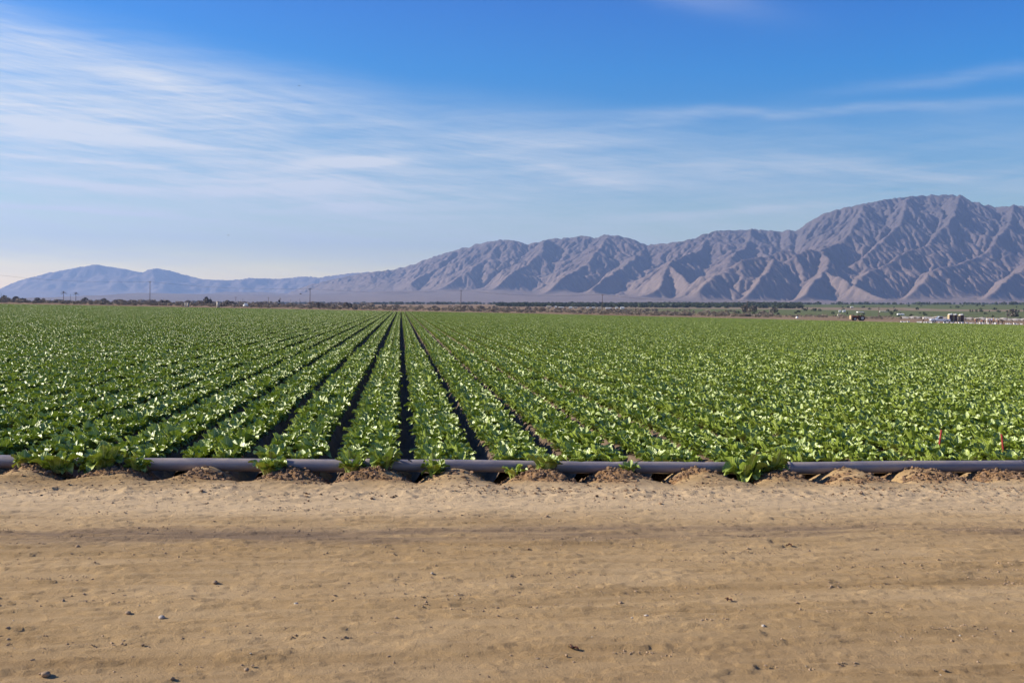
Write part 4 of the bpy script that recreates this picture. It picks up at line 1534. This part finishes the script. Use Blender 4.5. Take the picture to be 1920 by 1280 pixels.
# standpipes on the far left edge of the field ----------------------
def standpipe(px, dist, h, rad, label):
    t = thing('standpipe', label, 'standpipe', on_floor(px, dist), 0, 'concrete standpipes at the far edge')
    bm = bmesh.new()
    cyl(bm, (0, 0, -.1), (0, 0, h), rad, rad, 16)
    obj('shaft', bm_mesh('shaft', bm, True), CONCRETE, t)
    bm = bmesh.new()
    cyl(bm, (0, 0, h - .18), (0, 0, h + .03), rad * 1.14, rad * 1.14, 16)
    obj('collar', bm_mesh('collar', bm), CONCRETE, t)
standpipe(348, 345, 1.5, .30, 'left one of two short pale standpipes side by side')
standpipe(352.5, 346, 1.5, .36, 'right one of two short pale standpipes side by side')
standpipe(409, 345, 2.1, .55, 'taller pale standpipe standing alone at the far field edge')

# small white pickup far left
def wheel(parent, c, r, w, axis=Vector((0, 1, 0))):
    bm = bmesh.new()
    cyl(bm, Vector(c) - axis * w / 2, Vector(c) + axis * w / 2, r, r, 18)
    o = obj('wheel', bm_mesh('tyre', bm), TYRE, parent)
    bm = bmesh.new()
    cyl(bm, Vector(c) - axis * (w / 2 + .02), Vector(c) + axis * (w / 2 + .02), r * .58, r * .58, 14)
    obj('rim', bm_mesh('rim', bm), RIM, o)
    return o

def profile_body(name, prof, w, mat, parent, bevel=.05):
    bm = bmesh.new()
    a = [bm.verts.new((x, -w / 2, z)) for x, z in prof]
    f = bm.faces.new(a)
    r = bmesh.ops.extrude_face_region(bm, geom=[f])
    for v in r['geom']:
        if isinstance(v, bmesh.types.BMVert):
            v.co.y += w
    bmesh.ops.recalc_face_normals(bm, faces=bm.faces)
    if bevel:
        bmesh.ops.bevel(bm, geom=list(bm.edges), offset=bevel, segments=2, affect='EDGES', profile=.5)
    return obj(name, bm_mesh(name, bm), mat, parent)

def pickup(loc, rz, label, L=5.2, paint=None, group=None):
    t = thing('pickup_truck', label, 'pickup truck', loc, rz, group)
    s = L / 5.2
    P = lambda l: [(x * s, z * s) for x, z in l]
    profile_body('body', P([(-2.6, .45), (2.6, .45), (2.6, 1.1), (.75, 1.12), (.70, 1.05), (-1.0, 1.08), (-2.5, .98), (-2.6, .8)]), 1.8 * s, paint, t)
    profile_body('cab', P([(-1.15, 1.04), (.72, 1.04), (.62, 1.72), (.45, 1.78), (-.35, 1.78)]), 1.6 * s, paint, t)
    profile_body('side_window', P([(-.85, 1.14), (.56, 1.14), (.48, 1.62), (-.28, 1.66)]), 1.63 * s, GLASS, t, 0)
    bm = bmesh.new()
    box(bm, (-.80 * s, 0, 1.40 * s), (.04, 1.38 * s, .62 * s), Euler((0, math.radians(49), 0)))
    obj('windscreen', bm_mesh('windscreen', bm), GLASS, t)
    bm = bmesh.new()
    box(bm, (-2.63 * s, 0, .55 * s), (.12, 1.75 * s, .2 * s), bevel=.03)
    obj('bumper', bm_mesh('bumper', bm), STEEL, t)
    for y in (-.65, .65):
        bm = bmesh.new()
        box(bm, (-2.58 * s, y * s, .86 * s), (.1, .3 * s, .16 * s), bevel=.02)
        obj('headlight', bm_mesh('headlight', bm), RIM, t)
    for x in (-1.65, 1.6):
        for y in (-.82, .82):
            wheel(t, (x * s, y * s, .38 * s), .38 * s, .24 * s)
    return t
BLUEWHITE = plain('pale_blue_white_paint', (0.60, 0.63, 0.74), .35, .5, 0, .05)
pickup(on_floor(1763, 285), FACE - .12, 'white pickup truck parked facing left at the field edge', 5.3, BLUEWHITE)
pickup(on_floor(460.5, 420), FACE - 1.2, 'tiny white pickup parked beyond the far left part of the field', 4.6, WHITE)

# trailer with portable toilets -------------------------------------
TOIL = plain('tan_plastic', (0.50, 0.38, 0.22), .55, .3)
TOILDARK = plain('dark_plastic', (0.10, 0.06, 0.06), .55, .3)
tl = on_floor(1794, 287)
tr = thing('trailer', 'low dark trailer hitched behind the white pickup truck', 'trailer', tl, FACE)
bm = bmesh.new(); box(bm, (.1, 0, .5), (5.2, 1.9, .14)); obj('deck', bm_mesh('deck', bm), STEEL, tr)
bm = bmesh.new(); cyl(bm, (-2.5, 0, .5), (-3.5, 0, .48), .06); obj('drawbar', bm_mesh('drawbar', bm), STEEL, tr)
for x in (-1.3, 1.4):
    for y in (-.9, .9):
        wheel(tr, (x, y, .34), .34, .22)
def toilet(dx, label, w=1.15, h=2.0):
    loc = tl + Vector((math.cos(FACE) * dx, math.sin(FACE) * dx, .57))
    t = thing('portable_toilet', label, 'portable toilet', loc, FACE, 'portable toilets on the trailer')
    bm = bmesh.new(); box(bm, (0, 0, h * .46), (w, w, h * .92), bevel=.05); obj('cabin', bm_mesh('cabin', bm), TOIL, t)
    bm = bmesh.new(); box(bm, (0.03, -w * .5, h * .44), (w * .74, .05, h * .80), bevel=.02)
    d = obj('door', bm_mesh('door', bm), TOILDARK, t)
    bm = bmesh.new(); box(bm, (w * .28, -w * .53, h * .45), (.06, .05, .2)); obj('handle', bm_mesh('handle', bm), STEEL, d)
    bm = bmesh.new()
    blob(bm, (0, 0, h * .92), w * .56, 3, 0, 0, .30)
    obj('roof', bm_mesh('roof', bm, True), WHITE, t)
    bm = bmesh.new(); cyl(bm, (w * .35, w * .3, h * .9), (w * .35, w * .3, h * 1.12), .05); obj('vent_pipe', bm_mesh('vent', bm), WHITE, t)
toilet(-1.75, 'tan portable toilet nearest the pickup, with a sunlit left wall', 1.2, 2.0)
toilet(-.45, 'middle tan portable toilet on the trailer', 1.15, 1.95)
toilet(1.35, 'tan portable toilet at the rear of the trailer, apart from the others', 1.25, 1.95)

# tractor ------------------------------------------------------------
RED = plain('dull_red_paint', (0.22, 0.055, 0.03), .5, .4)
TANM = plain('tan_metal', (0.48, 0.34, 0.20), .6)
def tractor():
    t = thing('tractor', 'dark red tractor with a white roof working at the far field edge', 'tractor', on_floor(1610, 305), FACE)
    bm = bmesh.new(); box(bm, (-.85, 0, 1.15), (1.7, .7, .7), bevel=.1); hd = obj('hood', bm_mesh('hood', bm), RED, t)
    bm = bmesh.new(); box(bm, (-1.73, 0, 1.1), (.06, .55, .55)); obj('grille', bm_mesh('grille', bm), TYRE, hd)
    bm = bmesh.new(); box(bm, (-.2, 0, .75), (2.7, .5, .35), bevel=.05); obj('chassis', bm_mesh('chassis', bm), TYRE, t)
    for y in (-.75, .75):
        bm = bmesh.new()
        box(bm, (.95, y, 1.42), (1.25, .42, .12), bevel=.04)
        obj('fender', bm_mesh('fender', bm), RED, t)
        wheel(t, (.95, y, .78), .78, .42)
        wheel(t, (-1.25, y * .9, .52), .52, .3)
    for x in (.15, 1.3):
        for y in (-.55, .55):
            bm = bmesh.new(); cyl(bm, (x, y, 1.3), (x, y, 2.5), .045); obj('roof_post', bm_mesh('roof_post', bm), TYRE, t)
    bm = bmesh.new(); box(bm, (.5, 0, 2.6), (1.9, 1.5, .32), bevel=.08); obj('roof', bm_mesh('roof', bm), WHITE, t)
    bm = bmesh.new(); box(bm, (.75, 0, 1.25), (.5, .5, .14), bevel=.04); box(bm, (1.0, 0, 1.55), (.12, .5, .6), bevel=.04); obj('seat', bm_mesh('seat', bm), TYRE, t)
    bm = bmesh.new(); cyl(bm, (.12, 0, 1.5), (.2, 0, 1.56), .2, .2, 14); obj('steering_wheel', bm_mesh('steering_wheel', bm), TYRE, t)
    bm = bmesh.new(); cyl(bm, (-.6, .2, 1.45), (-.6, .2, 2.2), .05); obj('exhaust', bm_mesh('exhaust', bm), STEEL, t)
    bm = bmesh.new(); box(bm, (-2.35, 0, 1.0), (.3, 1.6, 1.2), bevel=.06); box(bm, (-1.95, 0, .75), (.7, .5, .14)); obj('front_weight_rack', bm_mesh('rack', bm), TANM, t)
    bm = bmesh.new(); box(bm, (1.95, 0, .9), (.5, 1.9, .6), bevel=.05); box(bm, (1.75, 0, 1.35), (.14, .5, .9)); obj('rear_hitch', bm_mesh('hitch', bm), TANM, t)
tractor()

# workers ------------------------------------------------------------
SKIN = plain('skin', (0.30, 0.17, 0.11), .6)
def cloth(name, c):
    return plain(name, c, .9, .1)
CW, CB, CR, CD = cloth('white_cloth', (.75, .74, .72)), cloth('blue_cloth', (.10, .14, .34)), cloth('red_cloth', (.42, .08, .05)), cloth('dark_cloth', (.03, .03, .04))
JEAN, HATM = cloth('denim', (.06, .08, .14)), cloth('straw', (.55, .45, .28))

def skin_mesh(name, pts, edges, rad, mat, parent, root=0):
    bm = bmesh.new()
    L = bm.verts.layers.skin.verify()
    vs = []
    for i, (p, r) in enumerate(zip(pts, rad)):
        v = bm.verts.new(p)
        v[L].radius = (r, r)
        v[L].use_root = (i == root)
        vs.append(v)
    for a, b in edges:
        bm.edges.new((vs[a], vs[b]))
    m = bpy.data.meshes.new(name)
    bm.to_mesh(m)
    bm.free()
    m.materials.append(mat)
    o = bpy.data.objects.new(name, m)
    link(o, parent)
    md = o.modifiers.new('skin', 'SKIN')
    md.use_smooth_shade = True
    s = o.modifiers.new('smooth', 'SUBSURF')
    s.levels = s.render_levels = 1
    return o

def person(px, dist, pose, shirt, trousers, label, turn=0.0, hat=HATM, h=1.68):
    t = thing('person', label, 'person', on_floor(px, dist), FACE + turn, 'harvest workers at the field edge')
    k = h / 1.7
    bend = {'stand': .08, 'stoop': .95, 'bend': 1.35}[pose]
    hip = Vector((0, 0, .92 if pose == 'stand' else .86))
    c, s = math.cos(bend), math.sin(bend)
    up = lambda d, side=0.0: hip + Vector((-s * d, side, c * d))         # leans towards -x
    fwd = Vector((-c, 0, -s))
    chest, neck, head = up(.38), up(.52), up(.60) + fwd * .02
    hd = up(.74) + fwd * .05
    P = [hip, up(.2), chest, neck, head, hd]
    E = [(0, 1), (1, 2), (2, 3), (3, 4), (4, 5)]
    Rr = [.13, .125, .145, .065, .07, .095]
    for sd in (-1, 1):
        i = len(P)
        sh = up(.46, sd * .17)
        if pose == 'stand':
            el, wr, hn = sh + Vector((-.02, sd * .06, -.28)), sh + Vector((-.16, sd * .05, -.48)), sh + Vector((-.22, sd * .05, -.55))
        else:
            el, wr, hn = sh + Vector((-.08, sd * .04, -.27)), sh + Vector((-.16, sd * .0, -.5)), sh + Vector((-.20, 0, -.6))
        P += [sh, el, wr, hn]
        Rr += [.065, .05, .038, .042]
        E += [(2, i), (i, i + 1), (i + 1, i + 2), (i + 2, i + 3)]
        j = len(P)
        st = .07 * sd
        hp, kn, an, toe = hip + Vector((0, sd * .09, -.06)), Vector((-.05 + st, sd * .1, .48)), Vector((.02 + st, sd * .11, .08)), Vector((-.16 + st, sd * .12, .04))
        P += [hp, kn, an, toe]
        Rr += [.095, .066, .048, .04]
        E += [(0, j), (j, j + 1), (j + 1, j + 2), (j + 2, j + 3)]
    P = [p * k for p in P]
    body = skin_mesh('body', P, E, Rr, SKIN, t)
    skin_mesh('shirt', [P[0], P[1], P[2], up(.5) * k, P[6], P[7], P[14], P[15]], [(0, 1), (1, 2), (2, 3), (2, 4), (4, 5), (2, 6), (6, 7)], [.15, .145, .165, .09, .085, .07, .085, .07], shirt, t, 2)
    lg = lambda i: P[i]
    skin_mesh('trousers', [P[1].lerp(P[0], .8), lg(10), lg(11), lg(12), lg(18), lg(19), lg(20)], [(0, 1), (1, 2), (2, 3), (0, 4), (4, 5), (5, 6)], [.155, .115, .085, .07, .115, .085, .07], trousers, t, 0)
    bm = bmesh.new()
    ax = (hd - head).normalized()
    cyl(bm, P[5] + ax * .03, P[5] + ax * .05, .19, .19, 16)
    cyl(bm, P[5] + ax * .05, P[5] + ax * .15, .11, .085, 14)
    obj('hat', bm_mesh('hat', bm), hat, t)
    bm = bmesh.new()
    blob(bm, P[5] + fwd * .1 * k - ax * .01, .022, 1, 0, 0)
    obj('nose', bm_mesh('nose', bm), SKIN, body)
    return t
person(1732, 281, 'stand', CW, CD, 'worker in white shirt and dark trousers standing alone left of the pickup', .3)
person(1832, 281, 'stoop', CR, JEAN, 'stooping worker in a reddish shirt just right of the toilets', .2)
person(1845, 281, 'bend', CR, CD, 'worker in red bent low over a white carton', -.3)
person(1851.5, 279, 'stand', CW, CW, 'worker all in white, leftmost of the standing group', .5)
person(1857, 280, 'stand', CB, JEAN, 'worker in a blue shirt between two workers in white', -.2)
person(1860.5, 279, 'stand', cloth('lilac_cloth', (.45, .42, .62)), JEAN, 'worker in a lilac shirt beside the blue one', .1)
person(1864.5, 283, 'stand', cloth('brown_cloth', (.25, .14, .08)), CD, 'worker in brown standing behind the middle of the group', .4)
person(1873, 281, 'stoop', cloth('pink_cloth', (.50, .28, .26)), CD, 'stooping worker in pink at the right end of the group', .2)
person(1880, 281, 'bend', CD, CD, 'worker in black bent double, nearest the right edge', 3.0)

# white cartons -------------------------------------------------------
CARD = plain('white_carton', (0.80, 0.79, 0.77), .7, .2, 0, .05)
def cartons():
    r = random.Random(12)
    bm = bmesh.new()
    w, d, h = .62, .42, .34
    box(bm, (0, 0, h / 2), (w, d, h))
    cm = bm_mesh('carton_body', bm)
    bm = bmesh.new()
    for s in (-1, 1):
        box(bm, (s * (w / 2 + .08), 0, h + .05), (.20, d, .012), Euler((0, s * .55, 0)))
    fm = bm_mesh('carton_flaps', bm)
    spots = [1692, 1697, 1704, 1722, 1727, 1735, 1740, 1745, 1749, 1761, 1772, 1778, 1786, 1793, 1800, 1806, 1814, 1821, 1826, 1834, 1840, 1846, 1853, 1863, 1868, 1878, 1888, 1892, 1896, 1904, 1909, 1916]
    marks = {1692: 'white carton at the left end of the line', 1735: 'white carton at the feet of the lone worker in white shirt', 1749: 'white carton before the nose of the pickup', 1761: 'white carton before the middle of the pickup',
             1772: 'white carton before the rear wheel of the pickup', 1793: 'white carton before the trailer wheel', 1806: 'white carton before the rear toilet', 1846: 'white carton under the worker in red', 1853: 'white carton at the feet of the worker all in white',
             1878: 'white carton before the worker in black', 1916: 'white carton at the right edge of the photo'}
    for i, px in enumerate(spots):
        p = on_floor(px, 274 + r.uniform(-1.5, 1.5))
        p.z = 0.0
        s = r.uniform(.65, 1.0)
        lab = marks.get(px) or (f'white carton, {ORD[i + 1]} from the left end of the line' if i < 16 else f'white carton, {ORD[len(spots) - i]} from the right end of the line')
        t = thing('carton', lab, 'carton', p, FACE + r.uniform(-.5, .5), 'white cartons lined up along the field edge')
        t.scale = (s, s, s * r.uniform(.8, 1.1))
        a = bpy.data.objects.new('box', cm); link(a, t)
        b = bpy.data.objects.new('flap', fm); link(b, t)
        if not cm.materials:
            cm.materials.append(CARD); fm.materials.append(CARD)
cartons()
tag(obj('white_tank', bm_mesh('white_tank', (lambda b: (blob(b, (0, 0, .42), .46, 2, .02, 3, .9), b)[1])(bmesh.new()), True), WHITE, loc=on_floor(1495, 330)), 'round white tank alone on the dirt left of the tractor', 'tank')

# birds -----------------------------------------------------------------
BIRD = plain('dark_feathers', (0.02, 0.02, 0.022), .8)
def bird(px, py, dist, span, bank_, label):
    t = thing('bird', label, 'bird', at_dist(px, py, dist), FACE + .3, 'birds over the field')
    t.rotation_euler = (bank_, 0, FACE + .3)
    bm = bmesh.new()
    prof = [(-.30, .010), (-.26, .035), (-.15, .06), (.0, .07), (.16, .045), (.30, .02), (.42, .03)]
    rings = []
    for x, r_ in prof:
        rings.append([bm.verts.new((x * span, math.cos(a) * r_ * span * (1 if x < .35 else 2), math.sin(a) * r_ * span * (1 if x < .35 else .4))) for a in [q * math.pi / 4 for q in range(8)]])
    for a, b in zip(rings[:-1], rings[1:]):
        for q in range(8):
            bm.faces.new((a[q], a[(q + 1) % 8], b[(q + 1) % 8], b[q]))
    bm.faces.new(rings[0]); bm.faces.new(rings[-1])
    obj('body', bm_mesh('body', bm, True), BIRD, t)
    for s in (-1, 1):
        bm = bmesh.new()
        st = [(0.05, .14, 0.0), (.22, .13, .07), (.40, .09, .05), (.54, .02, -.01)]
        top, bot = [], []
        for y, ch, z in st:
            top.append((bm.verts.new(((-ch + y * .15) * span, s * y * span, (z + .012) * span)), bm.verts.new(((ch + y * .15) * span, s * y * span, (z + .008) * span))))
            bot.append((bm.verts.new(((-ch + y * .15) * span, s * y * span, z * span)), bm.verts.new(((ch + y * .15) * span, s * y * span, z * span))))
        for L in (top, bot):
            for a, b in zip(L[:-1], L[1:]):
                bm.faces.new((a[0], a[1], b[1], b[0]))
        for a, b, c_, d_ in zip(top[:-1], top[1:], bot[:-1], bot[1:]):
            bm.faces.new((a[0], b[0], d_[0], c_[0])); bm.faces.new((a[1], b[1], d_[1], c_[1]))
        obj('wing', bm_mesh('wing', bm), BIRD, t)
bird(563.5, 551, 190, .75, .25, 'dark bird gliding low left of the second tall power pole')
bird(561, 161, 160, .5, .3, 'tiny bird high in the blue at the edge of the veil clouds')
bird(428, 441, 170, .45, .2, 'tiny bird in the pale sky above the left saddle')
bird(720, 508, 220, .5, .2, 'tiny bird against the left slope of the main mountains')
# ------------------------------------------------------------------ haze
def build_haze():
    bm = bmesh.new()
    box(bm, (0, 0, 0), (34000, 19500, 1000))
    m = bm_mesh('haze', bm)
    mat = bpy.data.materials.new('haze_air')
    mat.use_nodes = True
    g = NT(mat.node_tree)
    pv = g.n('ShaderNodeVolumePrincipled')
    pv.inputs['Color'].default_value = HAZE_COL
    pv.inputs['Density'].default_value = HAZE_DENS
    pv.inputs['Anisotropy'].default_value = 0.2
    o = g.n('ShaderNodeOutputMaterial')
    g.t.links.new(pv.outputs[0], o.inputs['Volume'])
    h = obj('haze', m, mat, loc=(0, 6500, 1000 / 2 - 15))
    tag(h, kind='stuff')
HAZE_COL = (0.40, 0.58, 1.0, 1)
HAZE_DENS = 8.2e-5
build_haze()
